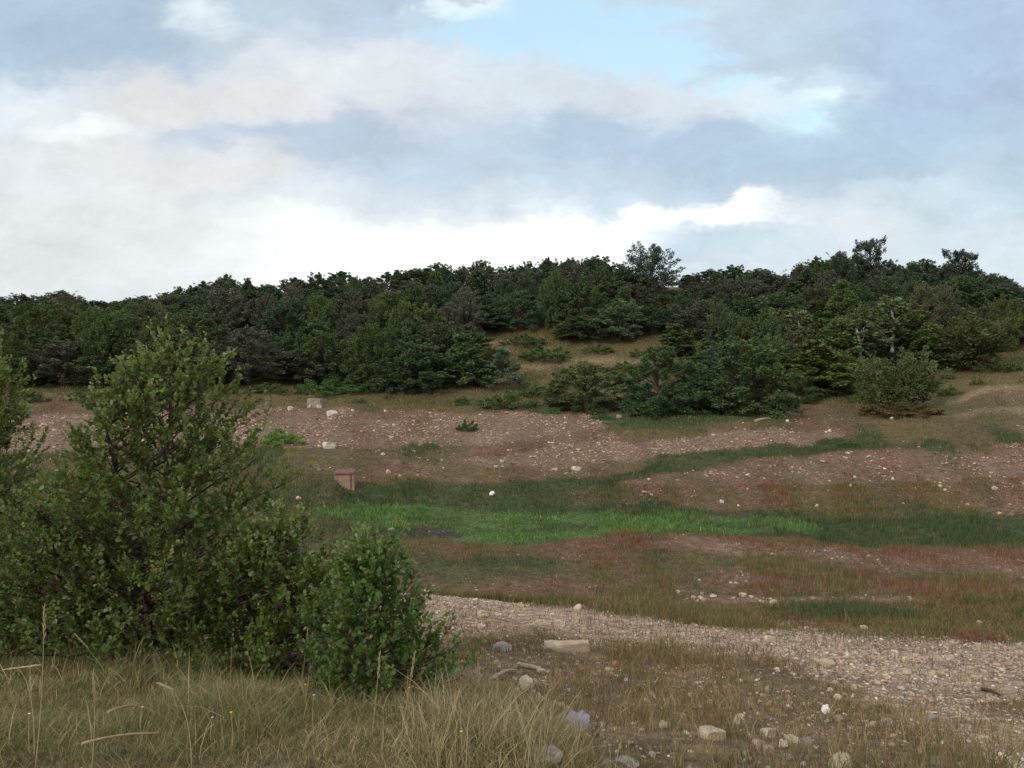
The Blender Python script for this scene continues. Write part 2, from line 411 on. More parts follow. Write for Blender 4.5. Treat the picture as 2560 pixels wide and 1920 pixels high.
# ------------------------------------------------------------------ ground cover
CLS = ['bank', 'terrace', 'gravel', 'red', 'olive', 'green', 'bright', 'pink', 'dry', 'mud', 'track']
SOIL = np.array([(0.150, 0.115, 0.060), (0.165, 0.122, 0.082), (0.335, 0.25, 0.178), (0.150, 0.088, 0.064), (0.115, 0.092, 0.048),
                 (0.050, 0.066, 0.028), (0.065, 0.12, 0.035), (0.190, 0.132, 0.098), (0.122, 0.105, 0.050), (0.055, 0.045, 0.040), (0.26, 0.20, 0.125)])
K = 0.463
PAINT = [  # class, metres from, metres to, softness px, opacity, outline (in picture points of a 2212 wide view)
    ('dry', 92, 800, 5, 1.0, [(-3000, 0), (6000, 0), (6000, 895), (2212, 900), (1850, 880), (1700, 885), (1200, 885), (700, 868), (480, 870), (0, 890), (-3000, 900)]),
    ('pink', 52, 110, 5, 1.0, [(-900, 895), (60, 900), (560, 880), (690, 882), (900, 890), (1290, 905), (1310, 930), (1150, 950), (900, 960), (700, 972), (560, 960), (300, 975), (-900, 975)]),
    ('green', 20, 110, 8, 0.7, [(-900, 975), (600, 985), (720, 1020), (830, 1060), (720, 1118), (860, 1165), (900, 1240), (880, 1275), (-900, 1290)]),
    ('olive', 20, 110, 8, 0.75, [(-900, 1000), (560, 985), (700, 990), (820, 985), (820, 1000), (720, 1040), (640, 1060), (-900, 1050)]),
    ('red', 42, 95, 6, 0.85, [(840, 1000), (1000, 965), (1310, 935), (1450, 945), (1500, 960), (1300, 1000), (1200, 1030), (1000, 1035), (850, 1022)]),
    ('pink', 45, 95, 5, 0.95, [(1000, 990), (1200, 965), (1400, 950), (1600, 935), (1790, 930), (1800, 945), (1640, 965), (1440, 985), (1250, 1003), (1060, 1005)]),
    ('bright', 60, 110, 5, 0.55, [(1290, 905), (1450, 893), (1690, 895), (1690, 908), (1500, 922), (1320, 922)]),
    ('green', 60, 110, 5, 0.6, [(1290, 905), (1450, 893), (1690, 895), (1690, 908), (1500, 922), (1320, 922)]),
    ('olive', 55, 110, 8, 0.9, [(1690, 905), (1900, 890), (2800, 890), (2800, 975), (1960, 960), (1820, 965), (1800, 930)]),
    ('dry', 70, 110, 8, 0.6, [(1690, 895), (1850, 870), (2800, 840), (2800, 925), (1960, 915), (1800, 905)]),
    ('green', 50, 80, 5, 0.9, [(1320, 1030), (1440, 990), (1640, 967), (1800, 945), (1900, 955), (1820, 968), (1600, 998), (1450, 1022), (1340, 1042)]),
    ('green', 34, 60, 6, 1.0, [(830, 1045), (1000, 1040), (1200, 1030), (1330, 1040), (1340, 1062), (1450, 1098), (1700, 1108), (1900, 1098), (2212, 1112), (2800, 1112), (2800, 1240), (2212, 1205), (1800, 1190), (1500, 1175), (1100, 1180), (860, 1165), (720, 1118), (770, 1080)]),
    ('red', 42, 66, 6, 1.0, [(1340, 1042), (1450, 1022), (1600, 1000), (1820, 968), (1960, 960), (2212, 962), (2800, 962), (2800, 1105), (2212, 1105), (1900, 1092), (1700, 1098), (1500, 1094), (1400, 1072)]),
    ('olive', 42, 60, 8, 0.6, [(1500, 1094), (1650, 1070), (1900, 1078), (2150, 1092), (2212, 1120), (1800, 1120)]),
    ('pink', 42, 66, 10, 0.4, [(1500, 1022), (1640, 1000), (1830, 976), (2000, 972), (2150, 985), (2800, 985), (2800, 1052), (2212, 1052), (2000, 1048), (1850, 1040), (1640, 1035)]),
    ('olive', 42, 60, 6, 0.6, [(1180, 1075), (1250, 1058), (1340, 1062), (1400, 1082), (1330, 1092), (1200, 1092)]),
    ('bright', 30, 50, 4, 1.0, [(705, 1118), (780, 1086), (900, 1090), (1050, 1098), (1200, 1106), (1340, 1106), (1500, 1110), (1640, 1120), (1740, 1138), (1700, 1152), (1500, 1156), (1300, 1162), (1190, 1174), (1090, 1182), (1000, 1168), (920, 1150), (860, 1146), (760, 1133)]),
    ('green', 30, 50, 4, 0.75, [(1090, 1140), (1250, 1132), (1330, 1140), (1230, 1150), (1120, 1150)]),
    ('green', 30, 50, 4, 0.55, [(880, 1118), (960, 1116), (1000, 1128), (900, 1132)]),
    ('mud', 30, 50, 3, 1.0, [(895, 1140), (950, 1138), (1020, 1150), (1000, 1161), (950, 1160), (905, 1150)]),
    ('olive', 18, 36, 8, 0.9, [(860, 1165), (1000, 1178), (1200, 1182), (1400, 1190), (1640, 1215), (1640, 1250), (1300, 1262), (900, 1240)]),
    ('green', 18, 36, 8, 0.6, [(860, 1200), (1000, 1205), (1180, 1210), (1180, 1240), (1000, 1248), (890, 1240)]),
    ('red', 18, 37, 6, 1.0, [(1150, 1178), (1300, 1160), (1500, 1158), (1700, 1165), (1900, 1178), (2212, 1198), (2800, 1210), (2800, 1255), (2212, 1240), (1900, 1215), (1640, 1200), (1500, 1190), (1300, 1185)]),
    ('pink', 18, 37, 10, 0.6, [(1480, 1172), (1700, 1180), (2000, 1195), (2800, 1215), (2800, 1260), (2212, 1250), (1900, 1230), (1640, 1205)]),
    ('mud', 18, 37, 10, 0.25, [(1900, 1225), (2212, 1238), (2800, 1250), (2800, 1275), (2212, 1262), (1950, 1245)]),
    ('red', 18, 32, 8, 0.8, [(900, 1262), (1200, 1250), (1500, 1235), (1750, 1240), (2100, 1262), (2800, 1275), (2800, 1300), (2212, 1300), (1800, 1280), (1400, 1290), (1100, 1285)]),
    ('pink', 15, 28, 4, 0.9, [(1440, 1284), (1600, 1284), (1750, 1292), (1950, 1300), (2212, 1312), (2800, 1325), (2800, 1350), (2212, 1338), (2000, 1322), (1800, 1306), (1620, 1298)]),
    ('olive', 13, 20, 6, 0.8, [(1300, 1318), (1500, 1322), (1700, 1322), (1900, 1330), (2100, 1345), (2800, 1370), (2800, 1385), (2100, 1380), (1900, 1370), (1700, 1355), (1500, 1345)]),
    ('green', 13, 20, 5, 0.6, [(1720, 1325), (1800, 1318), (1870, 1326), (1960, 1345), (1900, 1356), (1760, 1346)]),
    ('terrace', 5, 17.8, 8, 1.0, [(300, 1400), (640, 1330), (900, 1290), (1200, 1320), (1500, 1360), (1900, 1395), (2800, 1480), (2800, 3000), (500, 3000)]),
    ('gravel', 8, 18, 22, 1.0, [(500, 1290), (900, 1262), (1100, 1290), (1300, 1318), (1500, 1344), (1750, 1362), (1900, 1378), (2100, 1388), (2800, 1420), (2800, 1720), (2212, 1600), (2000, 1500), (1800, 1450), (1500, 1400), (1250, 1365), (950, 1345), (500, 1400)]),
    ('gravel', 4, 14, 24, 0.7, [(1750, 1460), (2212, 1540), (2800, 1650), (2800, 1950), (2212, 1740), (2000, 1580)]),
    ('red', 9, 16, 6, 0.7, [(2030, 1378), (2120, 1372), (2160, 1390), (2060, 1400)]),
    ('terrace', 4, 14, 16, 0.4, [(950, 1500), (1500, 1440), (1800, 1500), (2100, 1640), (2100, 1900), (1100, 1900)]),
    ('bank', 0, 11, 44, 1.0, [(-2000, 1375), (0, 1385), (300, 1415), (640, 1465), (960, 1498), (1100, 1550), (1230, 1610), (1330, 1690), (1450, 1950), (1500, 9000), (-9000, 9000), (-9000, 1375)]),
    ('track', 95, 150, 3, 0.55, [(1120, 792), (1300, 776), (1380, 772), (1380, 780), (1250, 790), (1130, 805)]),
    ('track', 88, 150, 3, 0.5, [(1400, 772), (1450, 765), (1540, 762), (1540, 772), (1450, 776)]),
    ('track', 95, 150, 3, 0.4, [(1040, 740), (1110, 735), (1110, 760), (1050, 772)]),
    ('track', 74, 140, 3, 0.75, [(2030, 862), (2212, 828), (2800, 800), (2800, 815), (2212, 838), (2040, 868)]),
    ('track', 70, 140, 3, 0.55, [(2050, 890), (2212, 875), (2800, 870), (2800, 885), (2212, 890), (2060, 898)]),
    ('track', 140, 230, 4, 0.9, [(1425, 600), (1465, 600), (1470, 640), (1425, 640)]),
]


def sdist(px, py, poly):
    """signed distance to an outline, positive inside"""
    d2 = np.full(px.shape, 1e12)
    ins = np.zeros(px.shape, bool)
    n = len(poly)
    for i in range(n):
        x0, y0 = poly[i]
        x1, y1 = poly[(i + 1) % n]
        ex, ey = x1 - x0, y1 - y0
        t = np.clip(((px - x0) * ex + (py - y0) * ey) / (ex * ex + ey * ey + 1e-9), 0, 1)
        d2 = np.minimum(d2, (px - x0 - t * ex) ** 2 + (py - y0 - t * ey) ** 2)
        c = (y0 > py) != (y1 > py)
        with np.errstate(divide='ignore', invalid='ignore'):
            ins ^= c & (px < (x1 - x0) * (py - y0) / (y1 - y0 + 1e-12) + x0)
    d = np.sqrt(d2)
    return np.where(ins, d, -d)


UU, YY = np.meshgrid(UG, YG, indexing='ij')
XX = (UU - CX) / F * np.maximum(YY, 3.0)
PY = HY - ZT * F / YY
jx = (fbm(XX / (0.10 * YY + 0.6), YY / (0.22 * YY + 0.8), 31, 5) - 0.5) * 60
jy = (fbm(XX / (0.05 * YY + 0.5), YY / (0.12 * YY + 0.8), 47, 5) - 0.5) * 15
PXj, PYj = UU + jx, PY + jy
WT = np.zeros(UU.shape + (len(CLS),))
WT[..., CLS.index('olive')] = 1.0
for cname, ya, yb, soft, op, poly in PAINT:
    m = sstep(sdist(PXj, PYj, [(a * K, b * K) for a, b in poly]), -soft * 0.5, soft * 0.35) * op
    m = m * ((YY >= ya) & (YY <= yb))
    WT *= (1 - m)[..., None]
    WT[..., CLS.index(cname)] += m


# darker weedy clumps and thin spots break up the bright plants of the wet ground
_b, _g, _o = CLS.index('bright'), CLS.index('green'), CLS.index('olive')
_t = sstep(fbm(XX / 1.5 + 3, YY / 1.9 + 5, 301, 5), 0.58, 0.66) * 0.45
_t2 = sstep(fbm(XX / 0.9 + 13, YY / 1.2 + 5, 307, 4), 0.66, 0.72) * 0.35
WT[..., _g] += WT[..., _b] * _t
WT[..., _b] *= 1 - _t
WT[..., _o] += WT[..., _b] * _t2 + WT[..., _g] * _t2 * 0.7
WT[..., _b] *= 1 - _t2
WT[..., _g] *= 1 - _t2 * 0.7
# patches of one low plant growing into the next all over the terraces
_r, _p, _tt = CLS.index('red'), CLS.index('pink'), CLS.index('terrace')
for (src, dst, sc_, sd_, lo, hi, am) in ((_o, _r, 1.7, 311, .52, .58, .7), (_r, _o, 1.4, 313, .55, .60, .7), (_p, _r, 2.2, 317, .56, .62, .6), (_r, _p, 2.0, 319, .58, .63, .5), (_o, _g, 1.1, 323, .60, .65, .5)):
    _m = sstep(fbm(XX / (sc_ * (0.5 + 0.02 * YY)), YY / (sc_ * (0.6 + 0.035 * YY)), sd_, 5), lo, hi) * am * (YY > 14) * (YY < 92)
    WT[..., dst] += WT[..., src] * _m
    WT[..., src] *= 1 - _m


def cover_at(X, Y):
    return lut(WT, X, Y)


# ------------------------------------------------------------------ materials
def mat_new(name):
    m = bpy.data.materials.new(name)
    m.use_nodes = True
    N = Nodes(m.node_tree)
    out = N.n('ShaderNodeOutputMaterial')
    p = N.n('ShaderNodeBsdfPrincipled')
    N.link(p.outputs[0], out.inputs[0])
    return m, N, p, out


def mat_leaf(name, rough=0.55, spec=0.3, trans=0.25, objcol=True, var=0.0):
    m, N, p, out = mat_new(name)
    at = N.n('ShaderNodeAttribute', attribute_name='Col')
    c = at.outputs['Color']
    if objcol:
        oi = N.n('ShaderNodeObjectInfo')
        c = N.mix(1.0, c, oi.outputs['Color'], 'MULTIPLY')
    N.link(c, p.inputs['Base Color'])
    p.inputs['Roughness'].default_value = rough
    p.inputs['Specular IOR Level'].default_value = spec
    if trans > 0:
        t = N.n('ShaderNodeBsdfTranslucent')
        N.link(N.mix(1.0, c, (1.15, 1.2, 0.7), 'MULTIPLY'), t.inputs[0])
        mx = N.n('ShaderNodeMixShader')
        mx.inputs[0].default_value = trans
        N.link(p.outputs[0], mx.inputs[1])
        N.link(t.outputs[0], mx.inputs[2])
        N.link(mx.outputs[0], out.inputs[0])
    return m


def mat_solid(name, col, rough=0.85, nscale=8.0, namp=0.35, bump=0.3, spec=0.25, tint=None, objvar=0.0, bscale=None):
    m, N, p, out = mat_new(name)
    tcn = N.n('ShaderNodeTexCoord')
    n1 = N.noise(tcn.outputs['Object'], nscale, 5, 0.6)
    c = N.mix(N.ramp(n1, 0.3, 0.7), tuple(v * (1 - namp) for v in col), tuple(min(1, v * (1 + namp)) for v in col))
    if tint:
        n2 = N.noise(tcn.outputs['Object'], nscale * 0.4, 3, 0.5)
        c = N.mix(N.ramp(n2, 0.45, 0.7), c, tint)
    oi = N.n('ShaderNodeObjectInfo')
    c = N.mix(1.0, c, oi.outputs['Color'], 'MULTIPLY')
    N.link(c, p.inputs['Base Color'])
    p.inputs['Roughness'].default_value = rough
    p.inputs['Specular IOR Level'].default_value = spec
    if bump:
        b = N.n('ShaderNodeBump')
        b.inputs['Strength'].default_value = bump
        b.inputs['Distance'].default_value = 0.02
        N.link(N.noise(tcn.outputs['Object'], bscale or nscale * 3, 6, 0.65), b.inputs['Height'])
        N.link(b.outputs[0], p.inputs['Normal'])
    return m


M_CROWN = mat_leaf('tree_leaves', 0.8, 0.04, 0.18)
M_SHRUB = mat_leaf('shrub_leaves', 0.42, 0.42, 0.36, objcol=False)
M_GRASS = mat_leaf('grass_blades', 0.6, 0.2, 0.22, objcol=False)
M_PEBBLE = mat_leaf('loose_stone', 0.9, 0.2, 0.0, objcol=False)
M_BARK = mat_solid('bark', (0.075, 0.055, 0.042), 0.9, 14, 0.4, 0.6)
M_BARKRED = mat_solid('reddish_bark', (0.075, 0.045, 0.036), 0.8, 16, 0.4, 0.4)
M_BIRCH = mat_solid('birch_bark', (0.62, 0.58, 0.52), 0.8, 6, 0.25, 0.2, tint=(0.12, 0.10, 0.09))
M_STONE = mat_solid('limestone', (0.50, 0.42, 0.31), 0.9, 6, 0.22, 0.5, tint=(0.36, 0.29, 0.21))
M_GREY = mat_solid('grey_stone', (0.29, 0.265, 0.24), 0.9, 6, 0.25, 0.5)
M_PINKST = mat_solid('pinkish_stone', (0.36, 0.24, 0.19), 0.9, 6, 0.22, 0.5)
M_WHITE = mat_solid('white_stone', (0.53, 0.49, 0.42), 0.9, 6, 0.12, 0.3)
M_PLASTIC = mat_solid('white_plastic', (0.80, 0.80, 0.76), 0.45, 9, 0.08, 0.25, spec=0.5)
M_RAG = mat_solid('lilac_grey_cloth', (0.24, 0.23, 0.28), 0.95, 10, 0.2, 0.4)
M_CONC = mat_solid('weathered_concrete', (0.32, 0.215, 0.165), 0.9, 3.0, 0.18, 0.4, tint=(0.22, 0.155, 0.12))
M_CONCTOP = mat_solid('reddish_concrete', (0.19, 0.095, 0.072), 0.9, 3.0, 0.3, 0.5, tint=(0.12, 0.075, 0.06))
M_CONCGREY = mat_solid('grey_concrete', (0.27, 0.235, 0.20), 0.9, 2.0, 0.25, 0.4)
M_WOOD = mat_solid('weathered_wood', (0.36, 0.28, 0.19), 0.9, 12, 0.25, 0.4)
M_DARKWOOD = mat_solid('dark_wood', (0.09, 0.07, 0.055), 0.9, 12, 0.25, 0.4)

# ground material: cover colour per vertex, broken up by pebbly and earthy noise
m, N, p, out = mat_new('earth')
at = N.n('ShaderNodeAttribute', attribute_name='Col')
tcn = N.n('ShaderNodeTexCoord')
pos = tcn.outputs['Object']
na = N.noise(pos, 1.7, 6, 0.7)
nb = N.noise(pos, 11.0, 5, 0.7)
c = N.mix(1.0, at.outputs['Color'], N.mix(N.ramp(na, 0.25, 0.75), (0.72, 0.74, 0.76), (1.28, 1.25, 1.22)), 'MULTIPLY')
c = N.mix(1.0, c, N.mix(N.ramp(nb, 0.3, 0.7), (0.66, 0.66, 0.68), (1.3, 1.28, 1.25)), 'MULTIPLY')
nm_ = N.noise(pos, 4.2, 4, 0.75)
c = N.mix(1.0, c, N.mix(N.ramp(nm_, 0.36, 0.62), (0.58, 0.56, 0.54), (1.32, 1.32, 1.30)), 'MULTIPLY')
vo = N.n('ShaderNodeTexVoronoi')
vo.inputs['Scale'].default_value = 16.0
N.link(pos, vo.inputs['Vector'])
sepc = N.n('ShaderNodeSeparateColor')
N.link(vo.outputs['Color'], sepc.inputs[0])
gr = N.n('ShaderNodeAttribute', attribute_name='Stony')
peb = N.math('MULTIPLY', N.math('MULTIPLY', N.ramp(vo.outputs['Distance'], 0.42, 0.2), N.ramp(sepc.outputs[0], 0.35, 0.6)), gr.outputs['Fac'])
c = N.mix(N.math('MULTIPLY', peb, 0.75), c, N.mix(sepc.outputs[1], (0.30, 0.22, 0.16), (0.52, 0.43, 0.33)))
N.link(c, p.inputs['Base Color'])
p.inputs['Roughness'].default_value = 0.95
p.inputs['Specular IOR Level'].default_value = 0.15
bmp = N.n('ShaderNodeBump')
bmp.inputs['Strength'].default_value = 0.7
bmp.inputs['Distance'].default_value = 0.04
N.link(N.math('ADD', N.math('MULTIPLY', nb, 0.8), N.math('MULTIPLY', peb, 0.6)), bmp.inputs['Height'])
N.link(bmp.outputs[0], p.inputs['Normal'])
M_EARTH = m

# ------------------------------------------------------------------ ground sheet
rr = (np.linspace(-440, 1464, 430) - CX) / F
rr = np.concatenate([[-60, -25, -10, -5, -2.6, -1.6], rr, [1.6, 2.6, 5, 10, 25, 60]])
ry = np.concatenate([[-220, -60, -18, -6, -2, 0, 0.8], np.geomspace(1.5, 330, 640), [400, 520, 700, 1200]])
R2, Y2 = np.meshgrid(rr, ry, indexing='ij')
X2 = R2 * np.maximum(np.minimum(Y2, 60 + 0.3 * np.maximum(Y2 - 60, 0)) if False else np.maximum(Y2, 3.0), 3.0)
X2 = np.clip(X2, -1500, 1500)
Z2 = ground(X2, Y2)
w = cover_at(X2, Y2)
col = w @ SOIL
pn = sstep(fbm(X2 / (0.8 + 0.02 * Y2), Y2 / (0.8 + 0.035 * Y2), 71, 5), 0.3, 0.7)
col *= (0.86 + 0.26 * pn)[..., None]
pn2 = 0.5 * sstep(fbm(X2 / (0.9 + 0.02 * Y2) + 40, Y2 / (1.1 + 0.045 * Y2) + 9, 72, 5), 0.56, 0.66) * 0.5 * (1 - w[..., CLS.index('gravel')])
col = col * (1 - pn2)[..., None] + np.array([0.10, 0.095, 0.045]) * pn2[..., None]
stony = w @ np.array([0.05, 0.5, 1.0, 0.25, 0.05, 0, 0, 0.8, 0.1, 0.1, 0.3])
nr, ny = len(rr), len(ry)
idx = np.arange(nr * ny).reshape(nr, ny)
q = np.stack([idx[:-1, :-1], idx[1:, :-1], idx[1:, 1:], idx[:-1, 1:]], -1).reshape(-1, 4)
me = mesh_np('ground', np.stack([X2, Y2, Z2], -1).reshape(-1, 3), [q], col.reshape(-1, 3), True)
at = me.attributes.new('Stony', 'FLOAT', 'POINT')
at.data.foreach_set('value', stony.ravel().astype(np.float32))
tag(link('ground', me, M_EARTH), kind='structure')


# ------------------------------------------------------------------ grass and low plants (nobody could count the blades)
PAL = {
    'bank': [(0.40, 0.32, 0.18), (0.29, 0.235, 0.125), (0.18, 0.168, 0.07), (0.215, 0.185, 0.088), (0.13, 0.145, 0.056), (0.22, 0.155, 0.09), (0.35, 0.275, 0.155), (0.16, 0.155, 0.066)],
    'terrace': [(0.195, 0.160, 0.070), (0.225, 0.175, 0.085), (0.15, 0.155, 0.055), (0.31, 0.24, 0.13), (0.21, 0.125, 0.075), (0.17, 0.115, 0.062), (0.26, 0.19, 0.10)],
    'gravel': [(0.13, 0.075, 0.05), (0.20, 0.15, 0.08), (0.12, 0.12, 0.05)],
    'red': [(0.235, 0.100, 0.064), (0.18, 0.092, 0.058), (0.25, 0.13, 0.082), (0.155, 0.115, 0.052), (0.26, 0.165, 0.11), (0.20, 0.082, 0.056)],
    'olive': [(0.135, 0.135, 0.052), (0.185, 0.145, 0.067), (0.21, 0.135, 0.073), (0.10, 0.12, 0.044), (0.24, 0.185, 0.093)],
    'green': [(0.060, 0.100, 0.036), (0.080, 0.118, 0.042), (0.045, 0.075, 0.030), (0.10, 0.122, 0.045), (0.062, 0.108, 0.050)],
    'bright': [(0.100, 0.215, 0.055), (0.135, 0.255, 0.075), (0.075, 0.165, 0.046), (0.115, 0.20, 0.052), (0.15, 0.225, 0.07)],
    'pink': [(0.15, 0.10, 0.06), (0.18, 0.092, 0.066), (0.10, 0.11, 0.045), (0.20, 0.14, 0.09)],
    'dry': [(0.20, 0.165, 0.078), (0.145, 0.128, 0.055), (0.10, 0.11, 0.042), (0.24, 0.19, 0.095), (0.085, 0.098, 0.04), (0.14, 0.112, 0.055), (0.115, 0.118, 0.046)],
    'mud': [(0.05, 0.08, 0.03)],
    'track': [(0.30, 0.23, 0.13)],
}
HGT = {'bank': (0.025, 0.165), 'terrace': (0.035, 0.17), 'gravel': (0.05, 0.16), 'red': (0.08, 0.2), 'olive': (0.1, 0.26), 'green': (0.14, 0.34),
       'bright': (0.10, 0.24), 'pink': (0.05, 0.12), 'dry': (0.15, 0.42), 'mud': (0.05, 0.1), 'track': (0.05, 0.15)}
DENS = {'bank': 1.0, 'terrace': 1.0, 'gravel': 0.06, 'red': 1.0, 'olive': 1.0, 'green': 1.0, 'bright': 1.0, 'pink': 0.32, 'dry': 0.9, 'mud': 0.03, 'track': 0.1}
hlo = np.array([HGT[c][0] for c in CLS])
hhi = np.array([HGT[c][1] for c in CLS])
dens = np.array([DENS[c] for c in CLS])
palmax = max(len(PAL[c]) for c in CLS)
palT = np.array([[PAL[c][i % len(PAL[c])] for i in range(palmax)] for c in CLS])
pallen = np.array([len(PAL[c]) for c in CLS])


def scatter(n, ya, yb, u0=-200, u1=1224):
    Y = np.sqrt(rng.uniform(ya * ya, yb * yb, n))
    X = (rng.uniform(u0, u1, n) - CX) / F * Y
    return X, Y


def pick_class(X, Y):
    w = cover_at(X, Y)
    cw = np.cumsum(w, axis=1)
    r = rng.random(len(X)) * cw[:, -1]
    return (cw < r[:, None]).sum(1).clip(0, len(CLS) - 1)


def grass(name, n, ya, yb, wid, seg, keep=None, hs=1.0, lean=0.5, clump=1.0, u0=-200, u1=1224):
    nt = max(1, n // 9)
    tX, tY = scatter(nt, ya, yb, u0, u1)
    ti = rng.integers(0, nt, n)
    ts = rng.random((3, nt))
    sp = clump * (0.030 + 0.0028 * tY[ti]) * (0.5 + 1.5 * ts[0][ti])
    X, Y = tX[ti] + rng.normal(0, 1, n) * sp, tY[ti] + rng.normal(0, 1, n) * sp
    Y = np.maximum(Y, 2.2)
    k = pick_class(X, Y)
    patch = sstep(fbm(X / (0.5 + 0.02 * Y), Y / (0.5 + 0.03 * Y), 83), 0.32, 0.62)
    pr = dens[k] * np.where(np.isin(k, [CLS.index('terrace'), CLS.index('pink'), CLS.index('gravel'), CLS.index('red')]), 0.45 + 0.9 * patch, 0.75 + 0.4 * patch)
    ok = rng.random(n) < pr
    if keep is not None:
        ok &= keep(X, Y, k)
    X, Y, k, ti = X[ok], Y[ok], k[ok], ti[ok]
    n = len(X)
    Z = ground(X, Y) - 0.01
    tuft = ts[1][ti]
    h = (hlo[k] + (hhi[k] - hlo[k]) * rng.beta(1.6, 2.4, n)) * hs * (0.65 + 0.6 * tuft) * (0.5 + 1.0 * sstep(fbm(X / (0.7 + 0.025 * Y), Y / (0.9 + 0.06 * Y), 201), 0.3, 0.7))
    ci = np.where(rng.random(n) < 0.55, (ts[2][ti] * 0.999 * pallen[k]).astype(int), (rng.random(n) * 0.999 * pallen[k]).astype(int))
    colr = palT[k, ci] * (0.68 + 0.64 * ts[0][ti])[:, None] * rng.uniform(0.75, 1.25, (n, 1)) * rng.uniform(0.94, 1.06, (n, 3))
    gp = sstep(fbm(X / 0.9 + 7, Y / 1.1 + 3, 222) - 0.22 * np.tanh((X + 0.4) * 0.8), 0.32, 0.60) * (k == CLS.index('bank')) * rng.uniform(0.2, 1.0, n)
    colr = colr * (1 - 0.85 * gp)[:, None] + 0.85 * gp[:, None] * np.array([0.150, 0.158, 0.062]) * rng.uniform(0.7, 1.3, (n, 1))
    if name == 'dry_bank_grass':         # taller pale straw stands in tufts towards the right of the bank
        st = (sstep(X, -1.6, 0.6) * (ts[1][ti] > 0.80) + (ts[1][ti] > 0.975)) * (rng.random(n) < 0.45)
        h = np.where(st > 0.5, h * 1.0 + rng.uniform(0.02, 0.14, n), h)
        colr = np.where((st > 0.5)[:, None], np.array([0.40, 0.32, 0.185]) * rng.uniform(0.75, 1.15, (n, 1)), colr)
    if name == 'sparse_stony_grass':
        nb_ = (rng.random(n) < 0.25 * sstep(Y, 10.5, 6.0)) & (k == CLS.index('terrace'))
        colr = np.where(nb_[:, None], np.array([0.36, 0.285, 0.16]) * rng.uniform(0.7, 1.15, (n, 1)), colr)
        h = np.where(nb_, h * 1.15, h)
    az = rng.uniform(0, 2 * np.pi, n)
    ld = rng.uniform(0, 2 * np.pi, n)
    la = lean * rng.uniform(0.15, 1.0, n) * h
    wv = np.asarray(wid(Y)) * rng.uniform(0.6, 1.3, n) * np.where(np.isin(k, [CLS.index('bright')]), 1.8, 1.0)
    side = np.stack([np.cos(az), np.sin(az), np.zeros(n)], -1)
    base = np.stack([X, Y, Z], -1)
    ldv = np.stack([np.cos(ld), np.sin(ld), np.zeros(n)], -1)
    up = np.array([0, 0, 1.0])
    Vs, rows = [], []
    for s in range(seg + 1):
        t = s / seg
        ctr = base + up * (h * t * (1 - 0.12 * t * t))[:, None] + ldv * (la * t * t)[:, None]
        if s < seg:
            ww = (wv * (1 - 0.55 * t) * 0.5)[:, None]
            Vs += [ctr - side * ww, ctr + side * ww]
        else:
            Vs += [ctr]
    nv = len(Vs)
    V = np.stack(Vs, 1).reshape(-1, 3)
    o = np.arange(n)[:, None] * nv
    faces = []
    if seg > 1:
        faces.append(np.concatenate([o + np.array([[2 * s, 2 * s + 1, 2 * s + 3, 2 * s + 2]]) for s in range(seg - 1)]))
    faces.append(o + np.array([[2 * seg - 2, 2 * seg - 1, 2 * seg]]))
    me = mesh_np(name, V, faces, np.repeat(colr, nv, 0))
    return link(name, me, M_GRASS)


BANK = CLS.index('bank')
GREENS = [CLS.index('green'), CLS.index('bright')]
tag(grass('dry_bank_grass', 340000, 2.6, 10.5, lambda Y: 0.0026 + 0.0004 * Y, 3, lambda X, Y, k: (k == BANK), 1.0, 1.25, 1.0, -120, 800),
    'long dry straw and olive grass covering the near bank', 'grass', kind='stuff')
tag(grass('sparse_stony_grass', 260000, 4.2, 19, lambda Y: 0.0035 + 0.00045 * Y, 2, lambda X, Y, k: (k != BANK), 1.0, 0.8, 1.6, 150, 1200),
    'short sparse brown and olive grass between the stones below the bank', 'grass', kind='stuff')
tag(grass('meadow_grass', 380000, 18, 50, lambda Y: 0.007 + 0.0005 * Y, 1, lambda X, Y, k: ~np.isin(k, GREENS), 1.0, 0.4, 1.2, -60, 1090),
    'low reddish and olive grass on the terraces of the valley', 'grass', kind='stuff')
tag(grass('lush_green_grass', 260000, 26, 70, lambda Y: 0.010 + 0.0006 * Y, 1, lambda X, Y, k: np.isin(k, GREENS), 1.0, 0.5, 1.2, -60, 1090),
    'lush bright and dark green plants filling the wet valley bottom', 'grass', kind='stuff')
tag(grass('far_meadow_grass', 420000, 48, 150, lambda Y: 0.012 + 0.0006 * Y, 1, lambda X, Y, k: (Y > 62) | ~np.isin(k, GREENS), 1.0, 0.5, 1.2, -40, 1070),
    'thin dry grass on the far gravel flats and the hillside', 'grass', kind='stuff')


# ------------------------------------------------------------------ stones
def ico(level):
    import bmesh
    bm = bmesh.new()
    bmesh.ops.create_icosphere(bm, subdivisions=level, radius=1.0)
    V = np.array([v.co[:] for v in bm.verts])
    Fc = np.array([[v.index for v in f.verts] for f in bm.faces])
    bm.free()
    return V, Fc


ICO1, ICO3, ICO4 = ico(1), ico(3), ico(4)
ST_COL = np.array([(0.50, 0.40, 0.28), (0.41, 0.31, 0.215), (0.32, 0.24, 0.17), (0.30, 0.265, 0.23), (0.35, 0.25, 0.20), (0.58, 0.52, 0.43), (0.25, 0.17, 0.135), (0.42, 0.345, 0.26)])


